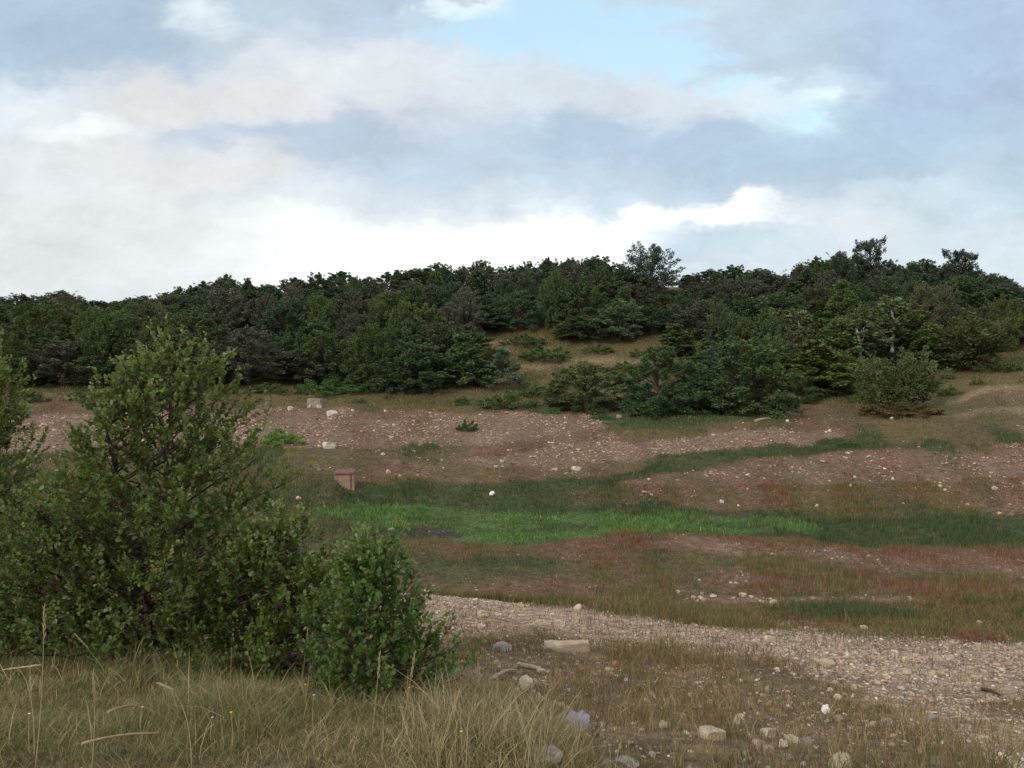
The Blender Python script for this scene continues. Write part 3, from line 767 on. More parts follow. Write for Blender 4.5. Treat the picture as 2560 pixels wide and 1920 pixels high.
def gravel(name, n, ya, yb, dn, smin, smax, u0=-100, u1=1124):
    X, Y = scatter(n, ya, yb, u0, u1)
    k = pick_class(X, Y)
    patch = fbm(X / (0.4 + 0.02 * Y), Y / (0.4 + 0.03 * Y), 141)
    ok = rng.random(n) < np.array([dn.get(c, 0) for c in CLS])[k] * sstep(patch, 0.25, 0.6)
    X, Y, k = X[ok], Y[ok], k[ok]
    n = len(X)
    s = smin + (smax - smin) * rng.beta(0.9, 7.0, n)
    s = s * (0.5 + 0.5 * sstep(Y, ya, ya + 6)) if False else s
    V0, F0 = ICO1
    V = V0[None] * (1 + rng.uniform(-0.42, 0.42, (n, len(V0), 1)))
    V = V * np.stack([rng.uniform(0.7, 1.3, n), rng.uniform(0.6, 1.0, n), rng.uniform(0.22, 0.6, n)], -1)[:, None, :] * (s * 0.5)[:, None, None]
    a = rng.uniform(0, 2 * np.pi, n)
    tl = rng.uniform(-0.4, 0.4, n)
    ca, sa, ct, s_t = np.cos(a)[:, None], np.sin(a)[:, None], np.cos(tl)[:, None], np.sin(tl)[:, None]
    x, y, z = V[..., 0], V[..., 1], V[..., 2]
    x, z = x * ct + z * s_t, -x * s_t + z * ct
    x, y = x * ca - y * sa, x * sa + y * ca
    V = np.stack([x + X[:, None], y + Y[:, None], z + (ground(X, Y) + s * 0.12)[:, None]], -1)
    ci = rng.integers(0, len(ST_COL), n)
    colr = ST_COL[ci] * rng.uniform(0.65, 1.15, (n, 1))
    redk = np.isin(k, [CLS.index('pink'), CLS.index('red')])
    colr = np.where(redk[:, None], colr * np.array([0.98, 0.86, 0.82]), colr)
    me = mesh_np(name, V.reshape(-1, 3), [(np.arange(n)[:, None, None] * len(V0) + F0[None]).reshape(-1, 3)], np.repeat(colr, len(V0), 0))
    return tag(link(name, me, M_PEBBLE), kind='stuff')


g = gravel('gravel', 90000, 5, 18, {'gravel': 1.0, 'terrace': 0.2, 'bank': 0.002, 'olive': 0.05, 'red': 0.06}, 0.018, 0.13, 250)
tag(g, 'pale loose gravel strewn over the near terrace and its crest', 'gravel')
g = gravel('valley_gravel', 80000, 17, 46, {'gravel': 0.9, 'pink': 0.5, 'terrace': 0.2, 'red': 0.05, 'olive': 0.015, 'mud': 0.03}, 0.03, 0.2)
tag(g, 'small pale stones scattered over the reddish valley terraces', 'gravel')
g = gravel('far_gravel', 190000, 42, 100, {'pink': 0.5, 'red': 0.04, 'olive': 0.008, 'track': 0.02}, 0.06, 0.62)
tag(g, 'pinkish rubble of stones covering the far flats below the wood', 'gravel')


def rock_mesh(name, seed, blocky=0.0, lvl=ICO3, planes=13, noise=0.06):
    r = np.random.default_rng(seed)
    V, Fc = lvl
    V = V.copy()
    if blocky:
        V = np.clip(V * (1 + 0.75 * blocky), -1, 1)
    for _ in range(planes):
        nrm = r.normal(size=3)
        nrm /= np.linalg.norm(nrm)
        d = r.uniform(0.5, 0.85) * (1.25 if blocky > 0.6 else 1)
        t = V @ nrm - d
        V = V - np.where(t > 0, t, 0)[:, None] * nrm * 0.95
    nn = vnoise(V[:, 0] * 2.3 + 10 + V[:, 2], V[:, 1] * 2.3 + 7 - V[:, 2] * 1.4, seed) - 0.5
    n2 = vnoise(V[:, 0] * 6 + 20 + V[:, 2] * 3, V[:, 1] * 6 + 7 - V[:, 2] * 4, seed + 3) - 0.5
    V = V * (1 + noise * 3 * nn + noise * n2)[:, None]
    V -= (V.max(0) + V.min(0)) / 2
    V /= np.abs(V).max(0)
    return mesh_np(name, V * 0.5, [Fc], None, False)


ROCKS = {}
for mname, mt in (('stone', M_STONE), ('grey', M_GREY), ('pink', M_PINKST), ('white', M_WHITE)):
    ROCKS[mname] = []
    for i in range(5):
        me = rock_mesh('stone', 100 + i * 7 + len(mname), blocky=[0, 0.3, 0.8, 0.1, 0.5][i])
        me.materials.append(mt)
        ROCKS[mname].append(me)
SLAB = rock_mesh('slab', 901, 0.9, planes=4, noise=0.03)
SLAB.materials.append(M_STONE)


def put_rock(sx, sy, w, h, kind, label, v=None, rz=None, name='stone', group=None, deep=1.2, mesh=None, tilt=0.0, cat='stone', flat=None):
    """sx, sy: where its foot stands, in photograph pixels; w, h: seen width and height in those pixels"""
    px, py = sx / 2.5, sy / 2.5
    X, Y, Z = hit(px, py)
    m = Y / F / 2.5
    W_, H_ = w * m, max(h * m, 0.02)
    me = mesh or ROCKS[kind][(v if v is not None else random.randrange(5))]
    o = link(name, me)
    o.scale = (W_ * 1.05, W_ * deep * 0.8, H_ * 1.45)
    o.rotation_euler = (random.uniform(-0.12, 0.12), tilt, rz if rz is not None else random.uniform(-0.4, 0.4))
    o.location = (X, Y + W_ * 0.3, float(ground(X, Y + W_ * 0.3)) + H_ * 0.36)
    b = random.uniform(0.88, 1.1)
    o.color = (b, b * random.uniform(0.97, 1.02), b * random.uniform(0.94, 1.03), 1)
    tag(o, label, cat, group)
    return o


NEAR = 'pale stones on the near terrace'
HAND = [
    # x, foot y, width, height, kind, label
    (1256, 1628, 46, 20, 'grey', 'grey angular stone left of the long pale slab'),
    (1316, 1728, 34, 34, 'stone', 'tall pale yellow stone, topmost of the trio right of the small bush'),
    (1296, 1748, 27, 18, 'stone', 'round cream stone, lower left of the trio by the small bush'),
    (1348, 1764, 25, 27, 'stone', 'pointed cream stone, lower right of the trio by the small bush'),
    (1536, 1634, 18, 11, 'pink', 'small pinkish stone right of the long pale slab'),
    (1538, 1664, 18, 12, 'pink', 'pinkish stone beneath the smaller one right of the slab'),
    (1660, 1822, 29, 17, 'stone', 'pale stone standing alone in brown grass left of the stone cluster'),
    (1068, 1486, 24, 12, 'stone', 'large pale stone at the left end of the gravel crest by the bush'),
    (1283, 1500, 20, 13, 'stone', 'pointed pale stone sticking up from the gravel crest'),
    (1207, 1540, 30, 14, 'stone', 'broad pinkish beige stone in the gravel below the crest'),
    (1446, 1524, 24, 13, 'stone', 'broad pale stone on the gravel crest right of the pointed one'),
    (1204, 1574, 19, 12, 'stone', 'beige stone at the lower edge of the gravel near the bush'),
    (1515, 1914, 32, 13, 'grey', 'grey flat stone half cut off by the bottom edge'),
    (1570, 1917, 62, 14, 'grey', 'wide grey slab lying along the bottom edge of the view'),
    (1927, 1606, 30, 16, 'stone', 'pale wedge shaped stone alone on the near gravel band'),
    (2073, 1668, 36, 15, 'stone', 'long low beige stone at the lower edge of the gravel band'),
    (2050, 1660, 17, 12, 'stone', 'small beige stone touching the long low beige one'),
    (2121, 1643, 13, 11, 'white', 'small bright stone above the long low beige stone'),
    (2270, 1688, 26, 12, 'stone', 'flat beige stone beside the dark stick on the right gravel'),
    (2334, 1692, 26, 15, 'stone', 'rounded beige stone right of the dark stick on the gravel'),
    (2359, 1689, 15, 10, 'stone', 'small beige stone touching the rounded one on the right gravel'),
    (2100, 1752, 24, 14, 'stone', 'beige stone upper right of the white plastic bag'),
    (2139, 1730, 18, 18, 'stone', 'upright beige stone among weeds right of the white bag'),
    (1920, 1732, 16, 16, 'grey', 'bluish grey cobble in the grass left of the white bag'),
    (1908, 1744, 14, 10, 'stone', 'cream pebble touching the bluish grey cobble'),
    (1852, 1810, 34, 24, 'stone', 'tilted pale stone above the cluster of stones at lower right'),
    (1924, 1842, 36, 20, 'stone', 'flat topped pale stone above the peach coloured stone'),
    (1784, 1850, 67, 27, 'stone', 'wide pale double humped stone in the lower right grass'),
    (1900, 1874, 32, 26, 'stone', 'cream faced stone at the left of the lower stone cluster'),
    (1922, 1886, 28, 20, 'pink', 'peach coloured stone leaning on the cream faced stone'),
    (1960, 1870, 28, 18, 'stone', 'cream rounded stone in the middle of the lower cluster'),
    (1985, 1864, 36, 20, 'stone', 'pale stone behind the rounded one in the lower cluster'),
    (2019, 1872, 28, 26, 'grey', 'lilac grey stone at the right of the lower cluster'),
    (1968, 1899, 24, 12, 'grey', 'small grey stone below the lower cluster'),
    (2021, 1899, 17, 10, 'grey', 'light grey pebble below the lilac grey stone'),
    (2112, 1925, 64, 34, 'stone', 'large angular pale stone on the bottom edge at lower right'),
    (2544, 1926, 40, 18, 'stone', 'pale stone cut off by the bottom right corner'),
    (2186, 1818, 24, 14, 'stone', 'pale stone in brown grass right of the white bag'),
    (2332, 1804, 24, 16, 'grey', 'blue grey stone near the right gravel'),
    (2419, 1808, 20, 14, 'stone', 'beige stone right of the blue grey one near the right gravel'),
    (2458, 1858, 44, 18, 'stone', 'flat layered beige stone at lower right'),
    (2163, 1774, 20, 12, 'pink', 'pinkish stone sunk in the grass right of the white bag'),
    (1937, 1509, 25, 9, 'stone', 'flat pale stone on the thin stony line beyond the gravel crest'),
    (1859, 1492, 18, 8, 'stone', 'pale stone at the left part of the thin stony line'),
    (1784, 1494, 20, 7, 'stone', 'leftmost pale stone of the thin stony line'),
    (1933, 1389, 16, 6, 'stone', 'pale flat stone on the bare red terrace beyond the green weeds'),
    (2173, 1394, 11, 6, 'pink', 'small pinkish stone on the bare terrace edge by the green gully'),
    (2452, 1562, 13, 9, 'stone', 'pale stone by a yellow weed at far right of the terrace'),
    (1758, 1550, 19, 10, 'stone', 'pale stone on the upper lip of the near gravel band'),
    (820, 1122, 32, 17, 'white', 'big pale boulder in the green below the far gravel flat'),
    (828, 1042, 28, 14, 'white', 'big pale boulder on the far gravel near the grey concrete wall'),
    (1440, 1177, 22, 10, 'white', 'white domed stone at the edge of the red flat'),
    (980, 1327, 23, 6, 'grey', 'flat grey stone by the mud pool in the green bottom'),
    (970, 1184, 12, 9, 'stone', 'pale stone on the grass right of the concrete block'),
    (1000, 1194, 10, 6, 'white', 'small white stone right of the concrete block'),
    (1043, 1191, 9, 6, 'pink', 'small pinkish stone on the red grass far right of the concrete block'),
    (956, 1138, 11, 6, 'white', 'white stone on grass above the concrete block'),
    (963, 1031, 9, 6, 'white', 'round white stone at the upper edge of the far gravel'),
    (881, 1028, 8, 5, 'white', 'small white stone between the boulder and the round white stone'),
    (797, 1021, 12, 8, 'white', 'bright white stone under the right end of the grey wall'),
    (773, 1021, 11, 8, 'white', 'bright white stone under the middle of the grey wall'),
    (783, 1016, 9, 6, 'white', 'cream stone above the two bright ones by the grey wall'),
    (725, 1028, 14, 12, 'white', 'white broken stone left of the grey wall on the far flat'),
    (745, 1249, 14, 7, 'white', 'pale stone on the green slope beside the tall left shrub'),
    (1548, 1046, 14, 8, 'grey', 'grey stone in the green strip under the dark bushes'),
    (1255, 1156, 9, 7, 'white', 'white stone on the red flat beyond the green gully'),
    (1240, 1170, 9, 6, 'white', 'lower white stone on the red flat beyond the green gully'),
    (1805, 1258, 10, 8, 'white', 'white stone at the left foot of the red mound'),
    (1847, 1267, 7, 5, 'white', 'tiny white stone right of the one at the mound foot'),
    (2043, 1268, 10, 7, 'stone', 'pale stone at the lower edge of the red mound'),
    (2129, 1218, 9, 6, 'stone', 'pale stone in the middle of the red mound'),
    (2138, 1197, 9, 6, 'white', 'white stone just above the middle one on the red mound'),
    (2234, 1201, 8, 7, 'white', 'upright white stone on the right half of the red mound'),
    (2352, 1219, 9, 7, 'white', 'white stone, upper of a pair at the right of the red mound'),
    (2364, 1228, 8, 6, 'white', 'white stone, lower of a pair at the right of the red mound'),
    (2490, 1228, 14, 10, 'stone', 'pale pyramid shaped stone at the far right of the red mound'),
    (1969, 1056, 8, 7, 'white', 'white stone in the dry grass left of the twin willows'),
    (2075, 1080, 10, 6, 'white', 'white stone beside a lone weed below the twin willows'),
    (2234, 1049, 14, 6, 'white', 'pale flat stone under the twin willows'),
]
for (x, y, w_, h_, k_, lb) in HAND:
    put_rock(x, y, w_, h_, k_, lb)
put_rock(1419, 1634, 108, 27, 'stone', 'long pale rectangular slab lying on the terrace', mesh=SLAB, rz=0.12, name='stone_slab', deep=0.35, tilt=-0.07, cat='slab')
put_rock(1406, 1775, 48, 13, 'stone', 'small narrow pale slab above the lilac rag', mesh=SLAB, rz=-0.35, name='stone_slab', deep=0.4, tilt=0.12, cat='slab')
put_rock(1352, 1922, 110, 34, 'grey', 'big grey boulder half sunk in the dry grass at the bottom edge', v=0, name='boulder', cat='boulder')
put_rock(690, 1750, 100, 30, 'grey', 'flat grey rock in the grass below the leafy shrubs', v=1, name='boulder', cat='boulder')
put_rock(330, 1650, 44, 46, 'grey', 'pale grey stone in grass at the foot of the tall shrub', v=2, name='boulder', cat='boulder')
put_rock(388, 1662, 32, 30, 'white', 'whitish stone right of the grey one at the foot of the tall shrub', v=1)

# the other larger stones one can pick out on the gravel
AUTO = [
    (46, 12.5, 17.2, ['gravel'], 0.09, 0.18, 'beige stone standing out of the near gravel band', 'loose stones on the near gravel'),
    (34, 6.0, 12.0, ['terrace'], 0.06, 0.13, 'beige stone half hidden in short brown grass below the bank', 'stones in the grass of the near terrace'),
    (26, 17.5, 26.0, ['pink'], 0.10, 0.2, 'pale stone on the thin stony line beyond the gravel crest', 'stones of the thin stony line'),
    (60, 60, 92, ['pink'], 0.18, 0.40, 'pale stone among the rubble of the far gravel flat', 'stones on the far gravel flat'),
    (20, 46, 64, ['pink', 'red'], 0.12, 0.26, 'pale stone lying on the slope of the red mound', 'stones on the red mound'),
]
for n_, ya, yb, cl, s0, s1, lb, gp in AUTO:
    done = 0
    while done < n_:
        X, Y = scatter(1, ya, yb, 20, 1010)
        k = pick_class(X, Y)[0]
        if CLS[k] not in cl or (gp == 'stones on the red mound' and X[0] < 6) or (gp == 'stones on the far gravel flat' and X[0] > 25):
            continue
        s = s0 + (s1 - s0) * random.random() ** 2
        o = link('stone', ROCKS[random.choice(['stone', 'stone', 'grey', 'pink', 'stone'])][random.randrange(5)])
        o.scale = (s, s * random.uniform(0.6, 0.9), s * random.uniform(0.4, 0.7))
        o.rotation_euler = (random.uniform(-.2, .2), random.uniform(-.2, .2), random.uniform(0, 6.28))
        o.location = (X[0], Y[0], float(ground(X, Y)[0]) + s * 0.16)
        b = random.uniform(0.8, 1.1)
        o.color = (b, b, b * random.uniform(0.92, 1.0), 1)
        tag(o, lb, 'stone', gp)
        done += 1


# ------------------------------------------------------------------ litter, sticks
def crumple(name, seed, mat, scale, amp=0.35):
    V, Fc = ICO4
    n1 = np.abs(vnoise(V[:, 0] * 2.2 + V[:, 2] * 1.3 + 9, V[:, 1] * 2.2 - V[:, 2] + 4, seed) - 0.5)
    n2 = np.abs(vnoise(V[:, 0] * 5 + V[:, 2] * 3 + 9, V[:, 1] * 5 - V[:, 2] * 4 + 4, seed + 2) - 0.5)
    V = V * (1 - amp * 2 * n1 - amp * n2)[:, None] * np.array(scale) * 0.5
    me = mesh_np(name, V, [Fc], None, False)
    me.materials.append(mat)
    return me


def put(me, name, sx, sy, dz, rot, label, cat, group=None):
    X, Y, Z = hit(sx / 2.5, sy / 2.5)
    o = link(name, me)
    o.location = (X, Y, Z + dz)
    o.rotation_euler = rot
    return tag(o, label, cat, group)


def msz(sx, sy, w):
    return w * hit(sx / 2.5, sy / 2.5)[1] / F / 2.5


b = msz(2064, 1786, 24)
put(crumple('plastic_bag', 5, M_PLASTIC, (b, b * 0.8, b * 1.25)), 'plastic_bag', 2064, 1786, b * 0.5, (0.1, 0.15, 0.4), 'crumpled white plastic bag in the grass of the near terrace', 'bag')
for (x, y, w_, s, lb) in [(1852, 1705, 15, 8, 'small white paper scrap upper left of the white bag'),
                          (1565, 1702, 15, 11, 'white and cream crumpled scrap right of the stone trio'),
                          (1578, 1508, 13, 12, 'white scrap beyond the near gravel crest, larger of two'),
                          (1647, 1503, 8, 14, 'tiny white scrap beyond the near gravel crest'),
                          (1230, 1238, 20, 17, 'white rag lying in the dark green grass of the gully'),
                          (430, 1478, 26, 19, 'white scrap caught among the leaves of the tall shrub')]:
    b = msz(x, y, w_)
    put(crumple('litter_scrap', s, M_PLASTIC, (b * 1.1, b * 0.7, b * 0.6)), 'litter_scrap', x, y, b * 0.2, (0.2, 0.2, s), lb, 'litter')

# lilac rag: a draped, rumpled sheet
b = msz(1440, 1815, 60)
nx, ny = 26, 18
gx, gy = np.meshgrid(np.linspace(-0.5, 0.5, nx), np.linspace(-0.5, 0.5, ny), indexing='ij')
wob = 1 + 0.35 * (fbm(gx * 4 + 3, gy * 4 + 8, 5) - 0.5)
hz = 0.16 * np.exp(-((gx - 0.15) ** 2 * 9 + (gy - 0.1) ** 2 * 7)) + 0.16 * np.abs(fbm(gx * 5, gy * 5, 12) - 0.5) + 0.14 * np.sin(gx * 9 + gy * 4) * 0.25
V = np.stack([gx * wob * b * (1 - 0.35 * gy), gy * b * 1.5 * wob, hz * b], -1).reshape(-1, 3)
ii = np.arange(nx * ny).reshape(nx, ny)
q = np.stack([ii[:-1, :-1], ii[1:, :-1], ii[1:, 1:], ii[:-1, 1:]], -1).reshape(-1, 4)
me = mesh_np('rag', V, [q], None, True)
me.materials.append(M_RAG)
o = put(me, 'rag', 1436, 1820, 0.02, (0.32, 0.1, -0.5), 'lilac grey rag crumpled in the grass below the small pale slab', 'rag')
md = o.modifiers.new('thickness', 'SOLIDIFY')
md.thickness = 0.006


def stick(name, p0, p1, r, mat, label, cat='stick', bend=0.03, lift=0.02):
    a, c = np.array(hit(p0[0] / 2.5, p0[1] / 2.5)), np.array(hit(p1[0] / 2.5, p1[1] / 2.5))
    mid = (a + c) / 2
    t = np.linspace(0, 1, 9)[:, None]
    pts = a + (c - a) * t
    L = np.linalg.norm(c - a)
    pts[:, 0] += np.sin(t[:, 0] * 5) * bend * L * 0.4
    pts[:, 2] = np.maximum(ground(pts[:, 0], pts[:, 1]) + lift, pts[:, 2] + lift) + np.sin(t[:, 0] * math.pi) * bend * L
    V, Q = tube(pts - mid, np.linspace(r, r * 0.55, 9), 6)
    mb = MB()
    mb.add(V, Q)
    mb.add(V[:6], np.array([[5, 4, 3, 2, 1, 0]]))
    mb.add(V[-6:], np.array([[0, 1, 2, 3, 4, 5]]))
    me = mb.mesh(name, True)
    me.materials.append(mat)
    o = link(name, me)
    o.location = mid
    tag(o, label, cat)


stick('stick', (205, 1890), (400, 1862), 0.006, M_WOOD, 'long pale dead stick lying in the grass at lower left', lift=0.05)
stick('stick', (270, 1810), (350, 1792), 0.008, M_WOOD, 'short pale stick in the grass above the long one', lift=0.06)
stick('stick', (1225, 1705), (1290, 1680), 0.022, M_WOOD, 'bent pale stick left of the stone trio')
stick('stick', (1305, 1668), (1360, 1682), 0.03, M_WOOD, 'short pale stick above the stone trio')
stick('stick', (2455, 1727), (2500, 1742), 0.02, M_DARKWOOD, 'dark stick lying on the gravel at right')
stick('plank', (1888, 1054), (1926, 1048), 0.16, M_WOOD, 'pale broken plank lying below the dark bushes at the far green strip', 'plank', lift=0.05)

# ------------------------------------------------------------------ concrete block and wall
def box_arr(x0, x1, y0, y1, z0, z1):
    V = np.array([(x0, y0, z0), (x1, y0, z0), (x1, y1, z0), (x0, y1, z0), (x0, y0, z1), (x1, y0, z1), (x1, y1, z1), (x0, y1, z1)], float)
    Q = np.array([(0, 3, 2, 1), (4, 5, 6, 7), (0, 1, 5, 4), (1, 2, 6, 5), (2, 3, 7, 6), (3, 0, 4, 7)])
    return V, Q


def bevelled(name, boxes, mat, parent, bev=0.02):
    mb = MB()
    for bx in boxes:
        mb.add(*box_arr(*bx))
    me = mb.mesh(name)
    me.materials.append(mat)
    o = link(name, me, None, parent)
    md = o.modifiers.new('edge', 'BEVEL')
    md.width, md.segments = bev, 2
    return o


X, Y, Z = hit(354, 491)
wpx = Y / F
root = empty('concrete_block', (X - 10 * wpx, Y + 0.1, Z), 0.10)
tag(root, 'weathered pinkish concrete block with a red top built into the green slope', 'concrete block')
hh = 17.5 * wpx
bevelled('body', [(-10 * wpx, 6.2 * wpx, 0, 0.95, -1.2, hh - 0.09)], M_CONC, root)
bevelled('side_post', [(7.2 * wpx, 9.6 * wpx, -0.03, 0.95, -1.2, hh - 0.075)], M_CONC, root)
bevelled('joint', [(6.3 * wpx, 7.1 * wpx, 0.06, 0.9, -1.2, hh - 0.1)], M_DARKWOOD, root, 0.005)
bevelled('top_slab', [(-10.4 * wpx, 9.9 * wpx, -0.06, 1.25, hh - 0.085, hh + 0.03)], M_CONCTOP, root)

X, Y, Z = hit(313, 408)
wpx = Y / F
root = empty('concrete_wall', (X, Y, Z), -0.22)
tag(root, 'low grey broken concrete wall at the top of the far gravel flat', 'wall')
bevelled('wall_panel', [(-6.5 * wpx, 6.2 * wpx, 0, 0.35, -0.8, 9.2 * wpx)], M_CONCGREY, root, 0.03)
bevelled('end_pier', [(6.25 * wpx, 8.0 * wpx, -0.05, 0.6, -0.8, 8.8 * wpx)], M_CONCGREY, root, 0.03)

# ------------------------------------------------------------------ leafy shrubs near the camera
LEAF_V = np.array([(0, 0, 0), (0, .3, .0), (0, .68, .0), (0, 1, -.04), (-.27, .28, .07), (-.40, .66, .10), (-.2, .93, .03), (.27, .28, .07), (.40, .66, .10), (.2, .93, .03)])
LEAF_T = np.array([(0, 1, 4), (0, 7, 1), (2, 3, 6), (2, 9, 3)])
LEAF_T2 = np.array([(6, 5, 2), (2, 8, 9)])
LEAF_Q = np.array([(1, 2, 5, 4), (7, 8, 2, 1)])


def norm(a):
    return a / (np.linalg.norm(a, axis=-1, keepdims=True) + 1e-9)


def place_leaves(pos, axis, nrm, size, col):
    n = len(pos)
    a = norm(axis)
    b = norm(np.cross(a, nrm))
    c = np.cross(b, a)
    L = LEAF_V
    V = pos[:, None] + size[:, None, None] * (L[None, :, 0:1] * b[:, None] + L[None, :, 1:2] * a[:, None] + L[None, :, 2:3] * c[:, None])
    o = np.arange(n)[:, None, None] * len(L)
    fT = (o + np.concatenate([LEAF_T, LEAF_T2])[None]).reshape(-1, 3)
    fQ = (o + LEAF_Q[None]).reshape(-1, 4)
    return V.reshape(-1, 3), [fT, fQ], np.repeat(col, len(L), 0)


def shrub(sx, sy, H, env, seed, limbs, twigs, nleaf, leaf, label, stems=1, yoff=0.0, lean=(0, 0), hbias=1.0, trunk_r=0.03, greens=None, squash=1.0, low=0.06):
    r = np.random.default_rng(seed)
    X, Y, Z = hit(sx / 2.5, sy / 2.5)
    Y += yoff
    X = (sx / 2.5 - CX) / F * Y
    Z = float(ground(X, Y))
    H = EYE - (H - HY) / F * Y - Z          # crown top given as a picture row
    root = empty('leafy_shrub', (X, Y, Z))
    tag(root, label, 'shrub', 'leafy shrubs on the near bank')
    ws, bs, leaves = MB(), MB(), []
    eh, er = [e[0] for e in env], [e[1] for e in env]
    stempts = []
    for s in range(stems):
        a = r.uniform(0, 6.28)
        sp = 0.0 if s == 0 else r.uniform(0.25, 0.6) * er[len(er) // 3]
        top = np.array([lean[0] + sp * math.cos(a), lean[1] + sp * math.sin(a), H * (0.9 if s == 0 else r.uniform(0.5, 0.85))])
        b0 = np.array([0.06 * math.cos(a) * (s > 0), 0.06 * math.sin(a) * (s > 0), -0.08])
        t = np.linspace(0, 1, 14)[:, None]
        pts = b0 + (top - b0) * t ** np.array([1.3, 1.3, 1.0])
        pts[1:-1, :2] += r.normal(0, 0.012 * H, (12, 2)).cumsum(0) * 0.25
        rad = trunk_r * (1 if s == 0 else 0.65) * (1 - 0.88 * t[:, 0]) + 0.003
        ws.add(*tube(pts, rad, 7))
        stempts.append(pts)
    ga = 0
    for i in range(limbs):
        he = low + (1 - low) * (i + r.random()) / limbs
        he = he ** hbias
        ga += 2.39996 + r.normal(0, 0.4)
        R = np.interp(he, eh, er) * (0.35 + 0.65 * math.sqrt(r.random())) * r.uniform(0.8, 1.08)
        st = stempts[r.integers(0, len(stempts))]
        hs = max(0.03, he - (0.10 + 0.32 * R / max(H, .1) * r.uniform(0.7, 1.3)))
        k = np.interp(hs * H, st[:, 2], np.arange(len(st)))
        k0 = int(min(k, len(st) - 2))
        p0 = st[k0] + (st[k0 + 1] - st[k0]) * (k - k0)
        ax = lean[0] * he
        ay = lean[1] * he
        p2 = np.array([ax + R * math.cos(ga), ay + R * math.sin(ga) * squash, he * H])
        p1 = p0 * 0.45 + p2 * 0.55 + np.array([0, 0, -0.05 * R])
        L = np.linalg.norm(p2 - p0)
        t = np.linspace(0, 1, 8)[:, None]
        pts = (1 - t) ** 2 * p0 + 2 * t * (1 - t) * p1 + t ** 2 * p2
        pts[1:] += r.normal(0, 0.012, (7, 3))
        lr = 0.004 + 0.008 * min(L, 1.2)
        bs.add(*tube(pts, np.linspace(lr, 0.0025, 8), 5))
        ntw = max(3, int(twigs * (0.5 + 0.7 * min(L, 1.2))))
        for j in range(ntw):
            u = 1.0 if j == 0 else r.uniform(0.3, 1.0)
            q0 = pts[int(u * 7)]
            radial = norm(np.array([q0[0] - ax, q0[1] - ay, 0.0]))
            d = norm(radial * 0.6 + np.array([0, 0, 0.75]) + r.normal(0, 0.5, 3))
            tl = r.uniform(0.12, 0.30) * (0.6 + 0.4 * H / 2.5)
            tt = np.linspace(0, 1, 4)[:, None]
            tp = q0 + d * tl * tt + np.array([0, 0, 0.05]) * tt ** 2
            bs.add(*tube(tp, np.linspace(0.0025, 0.0012, 4), 3))
            nl = max(4, int(nleaf * r.uniform(0.6, 1.3)))
            tu = np.sqrt(np.linspace(0.05, 1.0, nl))
            lp = q0 + d * tl * tu[:, None] + np.array([0, 0, 0.05]) * (tu ** 2)[:, None]
            pa = norm(np.cross(d, r.normal(size=(nl, 3))))
            axs = norm(d * (0.25 + 0.7 * tu[:, None]) + pa * 0.9 + np.array([0, 0, 0.12]))
            nr_ = norm(np.array([0, 0, 0.75]) + r.normal(0, 0.55, (nl, 3)) - d * 0.1)
            sz = leaf * r.uniform(0.6, 1.15, nl) * (1.0 - 0.35 * tu ** 4)
            young = (tu > 0.8)[:, None] * (0.35 + 0.65 * (he > 0.75))  # paler twig tips; crown top lightened more, its highlights put into leaf colour
            leaves.append((lp, axs, nr_, sz, young))
    ws_me = ws.mesh('trunk', True)
    bs_me = bs.mesh('branches', True)
    tr = link('trunk', ws_me, M_BARKRED, root)
    link('branches', bs_me, M_BARKRED, root)
    lp = np.concatenate([l[0] for l in leaves])
    ax = np.concatenate([l[1] for l in leaves])
    nr_ = np.concatenate([l[2] for l in leaves])
    sz = np.concatenate([l[3] for l in leaves])
    yg = np.concatenate([l[4] for l in leaves])
    g = greens or [(0.104, 0.158, 0.032), (0.078, 0.134, 0.028), (0.128, 0.178, 0.036), (0.085, 0.146, 0.038), (0.146, 0.165, 0.038)]
    g = np.array(g)
    col = g[r.integers(0, len(g), len(lp))] * r.uniform(0.75, 1.25, (len(lp), 1))
    col = col * (1 - 0.6 * yg) + np.array([0.25, 0.30, 0.12]) * 0.6 * yg
    ok = lp[:, 2] > 0.02
    V, Fs, cc = place_leaves(lp[ok], ax[ok], nr_[ok], sz[ok], col[ok])
    link('crown', mesh_np('crown', V, Fs, cc), M_SHRUB, root)
    return root


shrub(405, 1660, 350, [(0, 1.0), (.1, 1.4), (.25, 1.42), (.42, 1.26), (.6, 1.06), (.75, .84), (.86, .58), (.95, .3), (1, .08)], 3, 165, 12, 13, 0.048,
      'tallest leafy shrub with a dark central trunk, on the near bank', stems=2, yoff=0.3, lean=(0.10, 0), trunk_r=0.042)
shrub(-75, 1620, 342, [(0, .6), (.15, 1.1), (.4, 1.0), (.65, .75), (.85, .5), (1, .12)], 8, 105, 12, 14, 0.048,
      'leafy shrub cut off by the left edge of the view', stems=3, yoff=0.3)
shrub(150, 1640, 492, [(0, .7), (.2, 1.0), (.5, .9), (.8, .6), (1, .15)], 14, 96, 12, 14, 0.050,
      'low wide leafy shrub left of the tallest shrub', stems=4, yoff=0.1)
shrub(720, 1700, 525, [(0, .75), (.2, 1.0), (.5, .85), (.75, .6), (1, .15)], 19, 96, 12, 14, 0.047,
      'low spreading leafy shrub right of the tallest shrub', stems=4, yoff=0.5)
shrub(940, 1755, 550, [(0, .5), (.15, .6), (.35, .54), (.55, .42), (.72, .28), (.88, .15), (1, .03)], 25, 66, 12, 14, 0.043,
      'small bright green bush with upright tips at the end of the shrubs', stems=3, yoff=0.2, trunk_r=0.018,
      greens=[(0.095, 0.165, 0.036), (0.075, 0.14, 0.031), (0.125, 0.195, 0.044), (0.085, 0.152, 0.034)])

